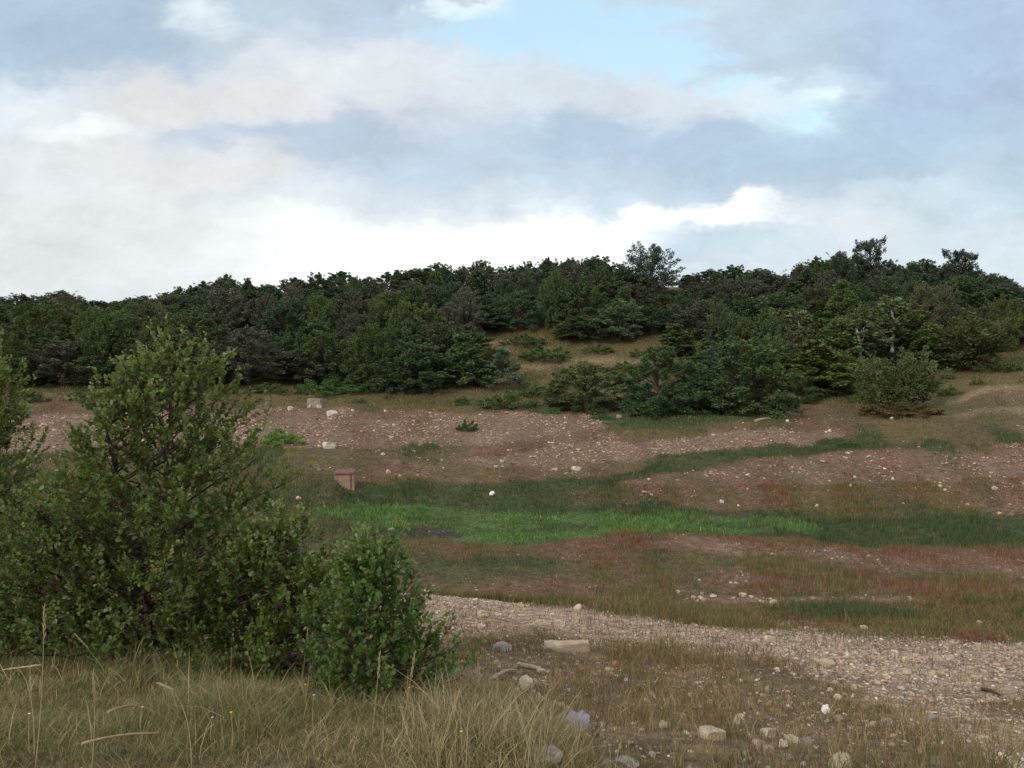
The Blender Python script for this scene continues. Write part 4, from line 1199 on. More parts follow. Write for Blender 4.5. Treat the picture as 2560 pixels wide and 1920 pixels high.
# ------------------------------------------------------------------ tall grass stalks that stand out one by one
M_STALK = mat_solid('dry_stalk', (0.36, 0.30, 0.155), 0.8, 10, 0.15, 0.0)


def stalk(sx, sy, tx, ty, label, curve=0.0, head=0.12, y0=None):
    X, Y, Z = hit(sx / 2.5, sy / 2.5) if y0 is None else ((sx / 2.5 - CX) / F * y0, y0, float(ground((sx / 2.5 - CX) / F * y0, y0)))
    H_ = EYE - (ty / 2.5 - HY) / F * Y - Z
    dx = (tx - sx) / 2.5 / F * Y
    root = empty('grass_stalk', (X, Y, Z))
    tag(root, label, 'grass stalk', 'tall dry stalks on the near bank')
    t = np.linspace(0, 1, 14)
    pts = np.stack([dx * (t * (1 - abs(curve)) + curve * t ** 3 * np.sign(1) * (1 if curve >= 0 else -1)) if curve == 0 else dx * t ** (1 + 2 * abs(curve)), 0.02 * np.sin(t * 3), H_ * (t if curve == 0 else np.sin(t * math.pi / 2 * (1 + 0.25 * curve)) / 1.0)], -1)
    V, Q = tube(pts, np.linspace(0.0021, 0.0010, 14), 5)
    mb = MB()
    mb.add(V, Q)
    link('stem', mb.mesh('stem', True), M_STALK, root)
    d = norm(pts[-1] - pts[-3])
    hb = MB()
    for i in range(14):
        u = i / 13
        c = pts[-1] - d * head * (1 - u)
        a = i * 2.4
        tip = c + d * 0.03 + np.array([math.cos(a), math.sin(a), 0]) * 0.009 * (1 - 0.5 * u)
        V, Q = tube(np.array([c, (c + tip) / 2 + 0.002, tip]), [0.0008, 0.003, 0.0006], 4)
        hb.add(V, Q)
    link('seed_head', hb.mesh('seed_head', True), M_STALK, root)


stalk(88, 1925, 108, 1525, 'tallest straight stalk with a pale seed head near the left edge')
stalk(229, 1925, 231, 1690, 'shorter straight stalk right of the tallest one')
stalk(85, 1900, 20, 1672, 'leaning stalk with drooping seed head left of the tallest one', 0.35)
stalk(478, 1930, 405, 1712, 'green arching stalk curving over to the left', -0.4, 0.05)
stalk(275, 1700, 190, 1590, 'thin stalk leaning left in front of the tall shrub')
stalk(768, 1725, 782, 1562, 'tall thin stalk before the shrubs, right one of a pair')
stalk(752, 1720, 768, 1580, 'tall thin stalk before the shrubs, left one of a pair')
stalk(575, 1655, 568, 1545, 'thin stalk standing against the low spreading shrub')
stalk(1090, 1710, 1093, 1575, 'thin stalk right of the small bright green bush')
stalk(1000, 1860, 1035, 1640, 'pale stalk leaning right in front of the small bright bush')
stalk(930, 1840, 948, 1640, 'pale upright stalk in front of the small bright bush')
stalk(1205, 1880, 1210, 1720, 'thin stalk at the right end of the dry grass bank')


# ------------------------------------------------------------------ trees of the hillside
def crown_mesh(r, clusters, crad, per, size, tone, flat=0.75, elong=1.5):
    """leaf sprays gathered round each cluster"""
    K_ = len(clusters)
    n = np.maximum(6, (per * (crad / crad.mean()) ** 2).astype(int))
    ci = np.repeat(np.arange(K_), n)
    N_ = len(ci)
    d = norm(r.normal(size=(N_, 3)))
    mid = clusters.mean(0) * np.array([1, 1, 0.75])
    out = norm(clusters - mid + np.array([0, 0, 0.5]) + r.normal(0, 0.35, (K_, 3)))
    tt = r.random(N_)
    ln = crad * r.uniform(1.1, 2.1, K_)
    wdt = (crad[ci] * (0.75 - 0.55 * tt) * r.random(N_) ** 0.5)
    pos = clusters[ci] + out[ci] * ((tt - 0.35) * ln[ci])[:, None] + d * wdt[:, None] * np.array([1, 1, flat])
    d = norm(d + out[ci] * 0.8)
    axis = norm(d + r.normal(0, 0.6, (N_, 3)) + np.array([0, 0, 0.15]))
    nrm = norm(np.array([0, 0, 0.8]) + d * 0.5 + r.normal(0, 0.5, (N_, 3)))
    b_ = norm(np.cross(axis, nrm))
    s = size * r.uniform(0.6, 1.35, N_)
    V = np.stack([pos, pos + axis * (s * 0.5)[:, None] * elong + b_ * (s * 0.42)[:, None], pos + axis * (s * elong)[:, None], pos + axis * (s * 0.5)[:, None] * elong - b_ * (s * 0.42)[:, None]], 1)
    tone = np.array(tone)
    cl = tone[r.integers(0, len(tone), K_)][ci] * 0.55 + tone[r.integers(0, len(tone), N_)] * 0.45
    cl = np.array([2.62, 2.34, 2.5]) * cl * r.uniform(0.8, 1.2, (N_, 1))
    q = np.arange(N_ * 4).reshape(-1, 4)
    return V.reshape(-1, 3), [q], np.repeat(cl, 4, 0)


def make_tree(kind, seed):
    """one tree about 6 m high standing at the origin: trunk with limbs, crown"""
    r = np.random.default_rng(seed)
    wood = MB()
    cl, cr = [], []
    H = 6.0
    mat = M_BARK
    per, size, flat, elong = 150, 0.115, 0.8, 1.6
    tone = [(0.036, 0.058, 0.030), (0.045, 0.068, 0.032), (0.030, 0.048, 0.028), (0.055, 0.072, 0.034)]

    def limb(p0, p2, r0, sag=0.15):
        p0, p2 = np.array(p0, float), np.array(p2, float)
        p1 = (p0 + p2) / 2 + np.array([0, 0, -sag * np.linalg.norm(p2[:2] - p0[:2])]) + r.normal(0, 0.1, 3)
        t = np.linspace(0, 1, 6)[:, None]
        wood.add(*tube((1 - t) ** 2 * p0 + 2 * t * (1 - t) * p1 + t ** 2 * p2, np.linspace(r0, 0.012, 6), 5))

    def trunk(h, r0, sway=0.15, base=(0, 0)):
        t = np.linspace(0, 1, 8)
        sw = r.normal(0, sway, 2)
        pts = np.stack([base[0] + sw[0] * t * t + 0.06 * np.sin(t * 7), base[1] + sw[1] * t * t, -0.3 + (h + 0.3) * t], -1)
        wood.add(*tube(pts, r0 * (1 - 0.8 * t) + 0.01, 6))
        return pts

    if kind in ('dense', 'bushy', 'grey', 'slim'):
        wid = {'dense': 2.3, 'bushy': 2.7, 'grey': 2.2, 'slim': 1.5}[kind]
        lowh = {'dense': 0.12, 'bushy': 0.03, 'grey': 0.15, 'slim': 0.08}[kind]
        tp = trunk(H * 0.8, 0.13)
        nc = {'dense': 105, 'bushy': 115, 'grey': 95, 'slim': 70}[kind]
        lob = r.uniform(0.7, 1.15, 7)
        for i in range(nc):
            f = (i + r.random()) / nc
            hz = lowh + (0.98 - lowh) * f
            prof = math.sin(math.pi * min(1, 0.13 + 0.87 * ((hz - lowh) / (1 - lowh)) ** (0.8 if kind != 'bushy' else 1.0))) ** 0.65
            if kind == 'slim':
                prof = (1 - hz) ** 0.6 * min(1, 0.4 + hz * 4)
            a = r.uniform(0, 6.283)
            R = wid * prof * (0.35 + 0.65 * r.random() ** 0.5) * lob[int(a / 6.284 * 7)]
            p = np.array([R * math.cos(a), R * math.sin(a), hz * H + r.normal(0, 0.15)])
            cl.append(p)
            cr.append(r.uniform(0.28, 0.62) * (1.0 if hz < 0.85 else 0.7))
            if kind == 'bushy' and i % 3 == 1:
                a2 = r.uniform(0, 6.283)
                R_ = wid * r.uniform(0.55, 1.0) * lob[int(a2 / 6.284 * 7)]
                cl.append(np.array([R_ * math.cos(a2), R_ * math.sin(a2), r.uniform(0.15, 2.0)]))
                cr.append(r.uniform(0.35, 0.6))
            if i % 3 == 0:
                k = int(np.clip(hz * 0.75 * 8, 0, 7))
                limb(tp[k], p, 0.045)
        for i in range(34):          # ragged leaders and side sprays that break the outline
            a = r.uniform(0, 6.283)
            f = r.random() ** 0.6
            hz = lowh + (1.06 - lowh) * f
            R = wid * (math.sin(math.pi * min(1, 0.15 + 0.8 * f)) ** 0.65) * r.uniform(0.85, 1.18) if kind != 'slim' else wid * max(0.1, 1 - hz) ** 0.6 * r.uniform(0.9, 1.2)
            if i < 14:
                R *= 0.6 * r.random()
                hz = r.uniform(0.93, 1.10)
            p = np.array([R * math.cos(a), R * math.sin(a), H * hz])
            cl.append(p)
            cr.append(r.uniform(0.16, 0.30))
            limb(tp[int(np.clip(hz * 6, 1, 7))], p, 0.028)
        if kind == 'grey':
            tone = [(0.050, 0.060, 0.041), (0.060, 0.065, 0.045), (0.044, 0.054, 0.039), (0.064, 0.068, 0.050)]
            per, size = 110, 0.105
        if kind == 'slim':
            tone = [(0.050, 0.078, 0.040), (0.062, 0.088, 0.042), (0.042, 0.066, 0.036)]
    elif kind == 'oak':              # lone spreading tree, limbs showing through
        H = 6.0
        tp = trunk(1.3, 0.2)
        for i in range(80):
            a = r.uniform(0, 6.283)
            el = math.acos(1 - r.random() * 1.25)
            R = 2.7 * r.uniform(0.6, 1.08)
            p = np.array([R * math.sin(el) * math.cos(a), R * math.sin(el) * math.sin(a), 1.9 + 4.0 * math.cos(el) * r.uniform(0.7, 1.05)])
            cl.append(p)
            cr.append(r.uniform(0.42, 0.72))
            if i % 2:
                limb(tp[-1 - (i % 3)], p, 0.05, -0.1)
            if r.random() < 0.9:
                cl.append(p * np.array([0.6, 0.6, 0.75]) + r.normal(0, 0.25, 3))
                cr.append(r.uniform(0.45, 0.7))
        per, size = 90, 0.12
        tone = [(0.030, 0.050, 0.034), (0.038, 0.056, 0.036)]
    elif kind == 'pine':             # flat topped pine with layered sprays
        tp = trunk(5.6, 0.14)
        for z, R, m_ in ((5.7, 1.7, 18), (5.3, 1.6, 14), (4.8, 1.2, 10), (4.2, 1.5, 14), (3.7, 1.8, 16), (3.1, 1.9, 18), (2.5, 2.1, 20), (1.8, 2.2, 20), (1.1, 2.1, 16)):
            a0 = r.uniform(0, 6.28)
            for i in range(m_):
                a = a0 + r.normal(0, 1.3)
                rr_ = R * math.sqrt(r.random()) * 1.1
                p = np.array([rr_ * math.cos(a) + 0.3, rr_ * math.sin(a), z + r.normal(0, 0.22)])
                cl.append(p)
                cr.append(r.uniform(0.28, 0.5))
                if i % 2 == 0:
                    limb(tp[int(np.clip(z / 5.7 * 7 - 0.6, 0, 7))], p, 0.04, 0.0)
        per, size, flat, elong = 60, 0.12, 0.42, 2.0
        tone = [(0.030, 0.045, 0.034), (0.038, 0.052, 0.036), (0.026, 0.038, 0.03)]
    elif kind == 'birch':
        mat = M_BIRCH
        tp = trunk(5.7, 0.12, 0.2)
        for i in range(46):
            hz = 0.50 + 0.48 * (i + r.random()) / 46
            a = r.uniform(0, 6.283)
            R = 1.25 * (1.02 - hz) ** 0.55 * r.random() ** 0.5 + 0.1
            p = np.array([R * math.cos(a), R * math.sin(a), hz * H])
            cl.append(p)
            cr.append(r.uniform(0.28, 0.5))
            if i % 3 == 0:
                limb(tp[int(hz * 7)], p, 0.018)
        per, size = 50, 0.14
        tone = [(0.055, 0.080, 0.040), (0.068, 0.092, 0.044), (0.048, 0.070, 0.038)]
    elif kind == 'willow':           # many stems fanning out of the ground, fine olive leaves above
        for s in range(16):
            a = s * 2.4 + r.normal(0, 0.3)
            sp = r.uniform(0.5, 2.0)
            top = np.array([sp * math.cos(a), sp * math.sin(a), r.uniform(3.6, 5.7) - 0.35 * sp])
            limb((0.28 * math.cos(a), 0.28 * math.sin(a), -0.2), top, 0.04, 0.12)
            for j in range(11):
                u = r.uniform(0.26, 1.05)
                p = np.array([top[0] * u ** 0.8, top[1] * u ** 0.8, top[2] * u]) + r.normal(0, 0.22, 3)
                cl.append(p)
                cr.append(r.uniform(0.3, 0.55))
        per, size, flat = 46, 0.13, 1.0
        tone = [(0.048, 0.064, 0.028), (0.058, 0.072, 0.032), (0.040, 0.056, 0.026)]
    elif kind == 'conifer':          # young pale conifer
        tp = trunk(5.8, 0.09, 0.05)
        for i in range(70):
            hz = 0.03 + 0.95 * (i + r.random()) / 70
            a = r.uniform(0, 6.283)
            R = 1.9 * (1.03 - hz) ** 0.8 * (0.5 + 0.5 * r.random())
            p = np.array([R * math.cos(a), R * math.sin(a), hz * H + 0.15 * R])
            cl.append(p)
            cr.append(r.uniform(0.22, 0.42))
            if i % 3 == 0:
                limb(tp[int(hz * 7)], p, 0.02)
        per, size, flat, elong = 52, 0.12, 0.8, 2.2
        tone = [(0.052, 0.080, 0.052), (0.065, 0.092, 0.058), (0.042, 0.066, 0.044)]
    elif kind == 'low':              # low wide bush
        for i in range(60):
            a = r.uniform(0, 6.283)
            R = 2.6 * math.sqrt(r.random())
            hz = r.uniform(0.05, 1.0) * (1 - (R / 2.9) ** 2)
            p = np.array([R * math.cos(a), R * math.sin(a), 0.2 + hz * 2.1])
            cl.append(p)
            cr.append(r.uniform(0.3, 0.55))
            if i % 3 == 0:
                limb((0.2 * math.cos(a), 0.2 * math.sin(a), -0.2), p, 0.03, 0.0)
        tone = [(0.050, 0.085, 0.036), (0.062, 0.096, 0.040), (0.040, 0.068, 0.032)]
    cl, cr = np.array(cl), np.array(cr)
    V, Fs, cc = crown_mesh(r, cl, cr, per, size, tone, flat, elong)
    me_c = mesh_np('crown', V, Fs, cc)
    me_c.materials.append(M_CROWN)
    me_w = wood.mesh('trunk', True)
    me_w.materials.append(mat)
    root = empty('tree', (0, 0, -100))
    link('trunk', me_w, None, root)
    link('crown', me_c, None, root)
    half = np.percentile(np.abs(V[:, 0]), 97)
    return {'root': root, 'H': float(np.percentile(V[:, 2], 99.6)), 'half': float(half), 'kind': kind, 'used': False}


PROTO = {}
for kd, n_ in (('dense', 4), ('bushy', 3), ('grey', 3), ('slim', 2), ('oak', 1), ('pine', 1), ('birch', 2), ('willow', 2), ('conifer', 1), ('low', 2)):
    PROTO[kd] = [make_tree(kd, 1000 + 31 * i + 7 * len(kd) + ord(kd[0])) for i in range(n_)]
NAMES = {'pine': 'pine_tree', 'birch': 'birch_tree', 'oak': 'spreading_tree', 'willow': 'willow_bush', 'conifer': 'young_conifer', 'low': 'low_bush', 'bushy': 'bushy_tree', 'dense': 'tree', 'grey': 'tree', 'slim': 'slender_tree'}
TREES = []


def plant(kind, X, Y, h, width=None, tint=(1, 1, 1), v=None):
    pr = PROTO[kind][v if v is not None else random.randrange(len(PROTO[kind]))]
    s = h / pr['H']
    sc = (s, s, s)
    if width:
        sw = width / 2 / pr['half']
        sc = (sw, sw, s)
    loc = (X, Y, float(ground(X, Y)) - 0.05)
    rz = random.uniform(0, 6.283)
    if not pr['used']:
        o = pr['root']
        o.location, o.rotation_euler, o.scale = loc, (0, 0, rz), sc
        pr['used'] = True
    else:
        o = copy_thing(pr['root'], loc, rz, sc)
    o.name = NAMES[kind]
    for ch in o.children:
        if ch.name.startswith('crown'):
            ch.color = (tint[0], tint[1], tint[2], 1)
        else:
            ch.color = (1, 1, 1, 1)
    TREES.append((o, X, Y, h))
    return o


def plant_px(kind, dx, dy, top, left, right, label, tint=(1, 1, 1), v=None, cat='tree', group=None, Yd=None):
    """by the photograph: foot at (dx, dy), crown top row and left / right columns, in points of a 2212 wide view"""
    if Yd is None:
        X, Y, Z = hit(dx * K, dy * K, 30)
    else:
        Y = Yd
        X = (dx * K - CX) / F * Y
        Z = float(ground(X, Y))
    h = EYE - (top * K - HY) / F * Y - Z
    o = plant(kind, X, Y, h, (right - left) * K * Y / F, tint, v)
    tag(o, label, cat, group)
    return o


SHR = 'bushes at the foot of the hill'
plant_px('bushy', 1270, 886, 785, 1185, 1350, 'grey green twiggy bush, leftmost of the row above the green strip', (1.15, 1.12, 1.0), 2, 'bush', SHR)
plant_px('bushy', 1425, 892, 752, 1340, 1505, 'dark green domed bush in the middle of the row above the green strip', (0.85, 1.05, 0.9), 0, 'bush', SHR)
plant_px('bushy', 1600, 892, 735, 1505, 1705, 'largest dark green bush, right end of the row above the green strip', (1.0, 1.12, 0.9), 1, 'bush', SHR)
plant_px('bushy', 1510, 888, 800, 1465, 1560, 'small dark bush squeezed between the two largest dark bushes', (0.8, 0.95, 0.85), 2, 'bush', SHR)
plant_px('willow', 1908, 885, 768, 1855, 1955, 'left one of the twin willow bushes with bare fanned stems', (1.0, 1.05, 1.0), 0, 'willow bush')
plant_px('willow', 1985, 885, 752, 1935, 2032, 'right one of the twin willow bushes with bare fanned stems', (1.0, 1.05, 1.0), 1, 'willow bush')
plant_px('willow', 2100, 800, 680, 2025, 2175, 'wide brownish bush with fanned stems on the right slope', (0.85, 0.80, 0.75), 0, 'bush')
plant_px('dense', 910, 842, 742, 838, 985, 'fresh green tree at the wood edge left of the clearing', (0.85, 1.1, 0.85), 1)
plant_px('conifer', 1085, 836, 752, 1042, 1128, 'pale young conifer at the lower left of the clearing', (1.05, 1.1, 1.1), 0, 'conifer')
plant_px('dense', 1340, 735, 648, 1290, 1388, 'pale green round tree on a thin stem at the top of the clearing', (1.35, 1.45, 1.5), 2)
plant_px('low', 1180, 775, 745, 1130, 1235, 'low dark bush in the upper part of the clearing', (0.8, 0.95, 0.8), 0, 'bush')
plant_px('low', 1095, 880, 842, 1035, 1160, 'low grey green bush between the young conifer and the gravel', (0.95, 0.9, 0.85), 1, 'bush')
plant_px('low', 700, 852, 815, 640, 765, 'low bright green bush left of the dark trees on the far bank', (0.75, 0.95, 0.7), 0, 'bush')
plant_px('low', 785, 845, 815, 745, 830, 'low bright green bush touching the dark trees on the far bank', (0.7, 0.9, 0.7), 1, 'bush')
plant_px('low', 1190, 893, 878, 1172, 1210, 'tiny green bush at the gravel edge left of the dark row', (0.8, 1.3, 0.9), 0, 'bush')
plant_px('low', 1240, 722, 690, 1200, 1290, 'low yellowish bush along the upper edge of the clearing', (1.3, 1.25, 0.9), 1, 'bush')
plant_px('low', 1490, 730, 705, 1455, 1530, 'low olive bush at the top right of the clearing', (1.2, 1.3, 0.8), 0, 'bush')
plant_px('slim', 1460, 770, 700, 1420, 1500, 'slender green tree behind the dark domed bush', (1.1, 1.15, 0.9), 0)
plant_px('birch', 1928, 800, 640, 1885, 1970, 'birch with a tall white trunk behind the twin willows', (1, 1, 1), 0, 'birch')
plant_px('birch', 1858, 820, 690, 1815, 1905, 'smaller birch with a short white trunk left of the willows', (1, 1, 1), 1, 'birch')
plant_px('birch', 1632, 745, 642, 1590, 1672, 'thin birch behind the largest dark bush', (0.9, 1, 1), 0, 'birch')
plant_px('oak', 1402, 600, 526, 1338, 1462, 'lone round spreading tree on the skyline by the grassy gap', (1, 1, 1), 0, 'tree', None, 158)
plant_px('pine', 1880, 602, 514, 1838, 1922, 'taller flat topped pine rising above the right skyline', (1, 1, 1), 0, 'pine', None, 157)
plant_px('pine', 2085, 606, 540, 2040, 2130, 'lower flat topped pine at the far right skyline', (1, 1, 1), 0, 'pine', None, 157)
plant_px('slim', 1005, 832, 722, 955, 1048, 'olive slender tree between the fresh green tree and the clearing', (1.0, 1.1, 0.9), 0)
plant_px('low', 1948, 896, 868, 1872, 2028, 'dark reddish added bush standing in for the shadow beneath the twin willows', (1.1, 0.55, 0.6), 0, 'shadow stand-in bush')  # added low bush; its dark reddish tint paints the shadow under the willows
plant_px('slim', 1760, 852, 735, 1705, 1810, 'olive green slender tree right of the largest dark bush', (1.15, 1.15, 0.7), 1)
plant_px('bushy', 1815, 850, 760, 1770, 1870, 'yellowish olive bush right of the slender olive tree', (1.35, 1.2, 0.7), 0, 'bush')
plant_px('low', 1880, 868, 835, 1830, 1930, 'low olive undergrowth bush behind the left willow', (1.1, 1.0, 0.7), 1, 'bush')
for i, (dx, dy, tp, l, r_, lb) in enumerate([
        (1010, 930, 905, 995, 1040, 'dark weed clump on the far gravel'), (610, 960, 925, 560, 660, 'light green weedy bush at the left end of the far gravel'),
        (1300, 905, 893, 1280, 1330, 'low weed at the left end of the green strip'), (1840, 965, 950, 1815, 1870, 'small weed bush below the twin willows')]):
    plant_px('low', dx, dy, tp, l, r_, lb, [(0.7, 0.8, 0.7), (1.3, 1.5, 0.9), (0.8, 1.0, 0.8), (0.8, 0.9, 0.7)][i], i % 2, 'weed')

MIDS = [('slim', 1555, 800, 705, 1515, 1600, 'olive tree left of the thin birch'), ('dense', 1665, 790, 672, 1610, 1720, 'broad olive tree right behind the largest dark bush'), ('birch', 1725, 800, 668, 1690, 1765, 'pale birch above the slender olive tree'),
        ('slim', 1790, 805, 690, 1750, 1835, 'tall light green tree left of the smaller birch'), ('dense', 1870, 790, 662, 1820, 1915, 'round olive tree between the two white trunked birches'), ('slim', 1990, 800, 672, 1950, 2035, 'light green tree behind the right willow'),
        ('bushy', 1720, 868, 800, 1680, 1765, 'low olive bush at the right foot of the largest dark bush'), ('bushy', 1060, 800, 750, 1020, 1100, 'small green bush at the left edge of the clearing'), ('low', 1130, 745, 720, 1090, 1175, 'low green bush at the upper left of the clearing'),
        ('low', 1290, 760, 742, 1255, 1325, 'tiny bush in the middle of the clearing'), ('low', 1390, 770, 752, 1360, 1420, 'small dark bush near the right of the clearing track'), ('low', 1350, 800, 780, 1310, 1400, 'low grey bush behind the grey green twiggy bush'),
        ('low', 1250, 805, 788, 1215, 1290, 'low olive bush below the clearing track'), ('low', 1160, 855, 832, 1125, 1200, 'low green bush left of the grey green twiggy bush'), ('low', 580, 848, 826, 540, 625, 'low olive bush left of the bright green ones'),
        ('low', 200, 862, 842, 150, 250, 'low bush in the dry grass behind the tallest shrub'), ('low', 2150, 800, 772, 2105, 2200, 'low olive bush right of the wide brownish bush')]
for i, (kd, dx, dy, tp, l, r_, lb) in enumerate(MIDS):
    olive = kd in ('slim', 'dense', 'bushy')
    plant_px(kd, dx, dy, tp, l, r_, lb, (1.1, 1.12, 0.8) if olive else (0.85, 0.85, 0.7) if kd == 'low' else (1, 1, 1), None, 'tree' if kd in ('slim', 'dense') else 'birch' if kd == 'birch' else 'bush')

# the wood itself: rows of trees from its foot to the crest
SKY = [(-300, 640), (0, 640), (60, 630), (130, 622), (200, 648), (290, 642), (330, 632), (375, 632), (398, 606), (440, 608), (468, 612), (490, 597), (525, 602), (600, 608), (690, 592), (750, 588), (810, 596), (870, 580), (950, 571),
       (1040, 562), (1100, 570), (1150, 562), (1200, 546), (1250, 550), (1300, 553), (1340, 572), (1352, 588), (1420, 608), (1462, 610), (1480, 592), (1550, 574), (1600, 582), (1685, 576), (1697, 588), (1720, 568), (1810, 546), (1850, 548), (1905, 566), (1960, 566), (2050, 568), (2110, 570), (2150, 592), (2212, 606), (2500, 625)]
CLEAR = [[(1030, 880), (1035, 800), (1045, 752), (1200, 738), (1400, 732), (1545, 742), (1550, 900)], [(1690, 905), (1700, 850), (2050, 800), (2212, 770), (2800, 760), (2800, 905)], [(1400, 590), (1475, 590), (1475, 640), (1400, 640)]]
FOOT = [(-600, 842), (0, 842), (250, 838), (420, 834), (600, 834), (640, 830), (760, 838), (860, 850), (1000, 836), (1040, 748), (1400, 732), (1550, 742), (1560, 850), (1700, 850), (1850, 850), (2040, 800), (2212, 772), (2800, 750)]
skx, sky_ = zip(*SKY)
ftx, fty = zip(*FOOT)
rows = []
TI = {'dense': [(1, 1, 1), (0.9, 1.05, 1.0), (1.1, 1.15, 0.95), (0.8, 0.95, 1.0)], 'bushy': [(0.9, 1.0, 1.0), (1.05, 1.15, 0.9)], 'grey': [(1, 1, 1), (0.9, 0.9, 0.92), (1.05, 1.0, 0.95)], 'slim': [(1, 1, 1), (1.1, 1.1, 0.8)]}
for ri, Yr in enumerate((168, 160, 151, 142, 133, 125, 117, 110, 104, 99)):
    span = Yr / F
    u = -90.0 + random.uniform(0, 20)
    row = []
    while u < 1110:
        Yt = Yr + random.uniform(-3.2, 3.2)
        X = (u - CX) / F * Yt
        z = float(ground(X, Yt))
        py = HY - (z - EYE) * F / Yt
        D = u / K
        step = random.choice((3.4, 4.4, 5.4, 6.4)) * random.uniform(0.9, 1.1) * F / Yt * (0.8 if ri < 2 else 1)
        inclear = any(sdist(np.array([D]), np.array([py / K]), pl)[0] > 0 for pl in CLEAR)
        if inclear or py / K > np.interp(D, ftx, fty) + 6:
            u += step * 0.6
            continue
        skyp = np.interp(D, skx, sky_) * K
        right = D > 1690
        kind = random.choices(['dense', 'bushy', 'grey', 'slim'], [5, 3, 3.2, 1.2] if not right else [4, 2.5, 3.5, 1.5])[0]
        if ri >= 7 and not right:
            kind = random.choices(['dense', 'bushy', 'grey'], [3, 5, 2])[0]
        if ri <= 1:
            top = skyp + random.choice((-2.5, 0, 1.5, 3, 6)) + random.uniform(-1, 1) + (2 if ri == 0 else 0)
            kind = random.choices(['dense', 'grey', 'slim'], [5, 3, 1])[0]
        else:
            top = py - random.choice((4.0, 5.5, 6.5, 8.0)) * random.uniform(0.9, 1.1) * F / Yt
            top = max(top, skyp + random.uniform(3, 14))
        h = EYE - (top - HY) / F * Yt - z
        if h < 2.0:
            u += step * 0.6
            continue
        h = min(h, 9.0)
        wd = np.clip(step * Yt / F * random.uniform(1.15, 1.45), 3.2, 8.0) * (0.7 if kind == 'slim' else 1)
        tn = random.choice(TI[kind])
        b = random.uniform(0.85, 1.12)
        cool = 0.0 if ri > 4 else 0.06  # upper rows shifted bluer: distance haze put into the crown colour
        if right and ri >= 4:
            tn = random.choice([(1.08, 1.12, 0.78), (1.0, 1.08, 0.82), (1.15, 1.1, 0.85), (0.95, 1.05, 0.9)])
        elif D < 420 and ri >= 2:
            tn = random.choice([(1.08, 1.12, 0.85), (1.0, 1.02, 0.9), (1.0, 1.12, 0.85)])
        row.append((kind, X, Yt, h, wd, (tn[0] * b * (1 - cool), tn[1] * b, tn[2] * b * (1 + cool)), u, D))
        u += step
    rows.append(row)

done = 0
while done < 46:                        # weed bushes of the dry strip under the wood and on the right slope
    Yt = random.uniform(86, 106)
    u = random.uniform(10, 1015)
    X = (u - CX) / F * Yt
    if CLS[int(np.argmax(cover_at(np.array([X]), np.array([Yt]))[0]))] not in ('dry', 'olive'):
        continue
    hgt = random.uniform(0.35, 1.1)
    o = plant('low', X, Yt, hgt, hgt * random.uniform(1.8, 3.2), random.choice([(0.8, 0.75, 0.6), (0.95, 0.85, 0.6), (0.7, 0.8, 0.65), (1.05, 0.9, 0.75)]))
    tag(o, 'small olive weed bush in the dry grass strip below the hillside wood', 'bush', 'weed bushes of the dry strip')
    done += 1

ORD = ['first', 'second', 'third', 'fourth', 'fifth', 'sixth', 'seventh', 'eighth', 'ninth', 'tenth', 'eleventh', 'twelfth', 'thirteenth', 'fourteenth', 'fifteenth', 'sixteenth', 'seventeenth', 'eighteenth', 'nineteenth',
       'twentieth'] + ['twenty-' + s for s in ('first', 'second', 'third', 'fourth', 'fifth', 'sixth', 'seventh', 'eighth', 'ninth')] + ['thirtieth'] + ['thirty-' + s for s in ('first', 'second', 'third', 'fourth', 'fifth', 'sixth', 'seventh', 'eighth', 'ninth')] + ['fortieth'] + ['forty-' + s for s in ('first', 'second', 'third', 'fourth', 'fifth', 'sixth', 'seventh', 'eighth', 'ninth')] + ['fiftieth']
LOOK = {'dense': 'dark green tree', 'bushy': 'bushy tree', 'grey': 'greyish tree', 'slim': 'slender tree'}
ROWN = ['on the very crest', 'just below the crest', 'in the third row down', 'in the fourth row down', 'in the fifth row down', 'in the sixth row down', 'in the seventh row down', 'in the eighth row down', 'in the last row but one', 'in the lowest row']
for ri, row in enumerate(rows):
    cnt = {}
    for (kind, X, Yt, h, wd, tint, u, D) in row:
        zone = 'clearing' if D < 1400 else 'gap'
        o = plant(kind, X, Yt, h, wd, tint)
        cnt[kind] = cnt.get(kind, 0) + 1
        tag(o, f'{ORD[cnt[kind]-1]} {LOOK[kind]} from the left {ROWN[ri]} of the wood', 'tree', 'trees of the hillside wood')

for kd in PROTO:
    for pr in PROTO[kd]:
        if not pr['used']:
            for ch in list(pr['root'].children):
                bpy.data.objects.remove(ch)
            bpy.data.objects.remove(pr['root'])

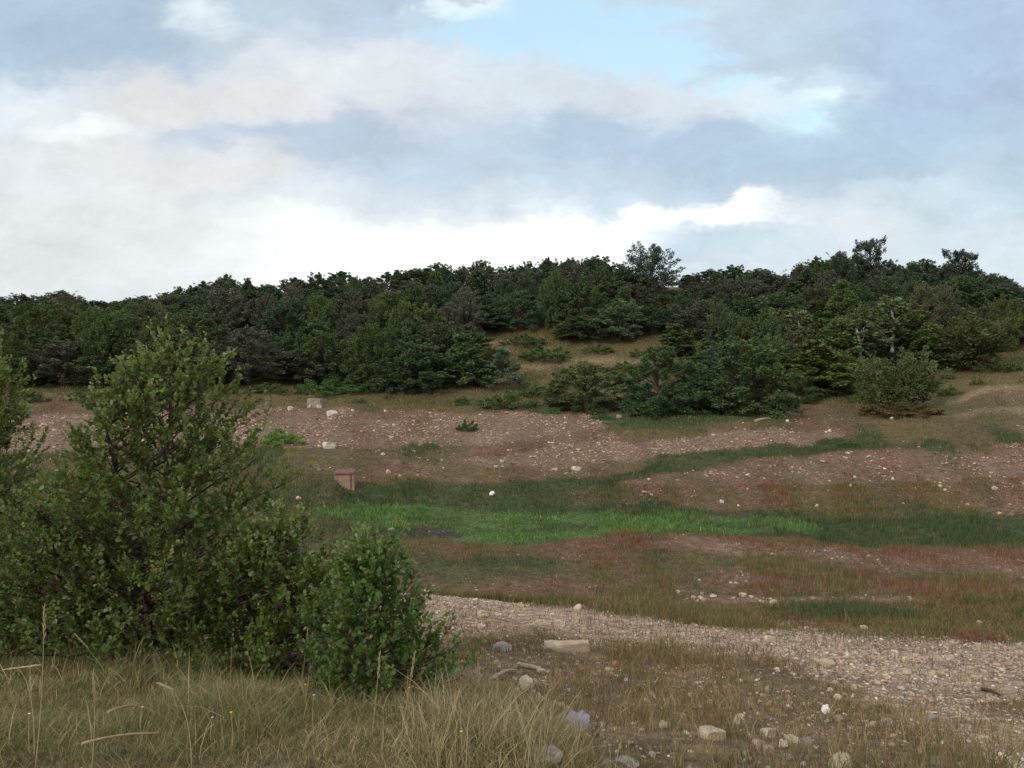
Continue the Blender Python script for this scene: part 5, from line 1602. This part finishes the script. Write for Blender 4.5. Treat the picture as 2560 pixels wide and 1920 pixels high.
# ------------------------------------------------------------------ a few small flowers in the bank grass
FL = {}
for nm, cc in (('yellow', (0.75, 0.50, 0.04)), ('lilac', (0.42, 0.40, 0.72))):
    FL[nm] = mat_solid(nm + '_petal', cc, 0.7, 20, 0.1, 0.0)
FLOW = [('yellow', 765, 1758, 'yellow flower right of the flat grey rock'), ('yellow', 355, 1812, 'yellow flower above the short pale stick'), ('yellow', 578, 1840, 'yellow flower left of the dry straw patch'),
        ('yellow', 75, 1850, 'yellow flower at the far left below the tall stalk'), ('yellow', 1024, 1768, 'yellow flower at the foot of the small bright bush'), ('yellow', 1155, 1895, 'yellow flower low in the straw near the bottom edge'),
        ('lilac', 530, 1826, 'lilac flower between the arching stalk and the straw'), ('lilac', 825, 1712, 'lilac flower in the grass before the spreading shrub'), ('lilac', 200, 1898, 'lilac flower by the long pale stick'),
        ('lilac', 785, 1808, 'lilac flower in the middle of the dry straw')]
for nm, x, y, lb in FLOW:
    X, Y, Z = hit(x / 2.5, y / 2.5)
    hgt = random.uniform(0.14, 0.22)
    Y -= 0.35
    X = (x / 2.5 - CX) / F * Y
    Z = float(ground(X, Y))
    root = empty('wildflower', (X, Y, Z), random.uniform(0, 6))
    tag(root, lb, 'flower', 'small wildflowers in the bank grass')
    mb = MB()
    mb.add(*tube(np.array([(0, 0, 0), (0.008, 0, hgt * 0.5), (0, 0.004, hgt)]), [0.0022, 0.0018, 0.0014], 5))
    link('stem', mb.mesh('stem', True), M_STALK, root)
    mb = MB()
    for i in range(7):
        a = i / 7 * 6.283
        d = np.array([math.cos(a), math.sin(a), 0.25])
        e = np.array([-math.sin(a), math.cos(a), 0])
        c0 = np.array([0, 0.004, hgt])
        mb.add(np.array([c0, c0 + d * 0.004 + e * 0.0022, c0 + d * 0.0075, c0 + d * 0.004 - e * 0.0022]), np.array([[0, 1, 2, 3]]))
    link('petals', mb.mesh('petals'), FL[nm], root)
print('TREES', len(TREES), sum(1 for t in TREES if t[0].get('category') == 'tree'))
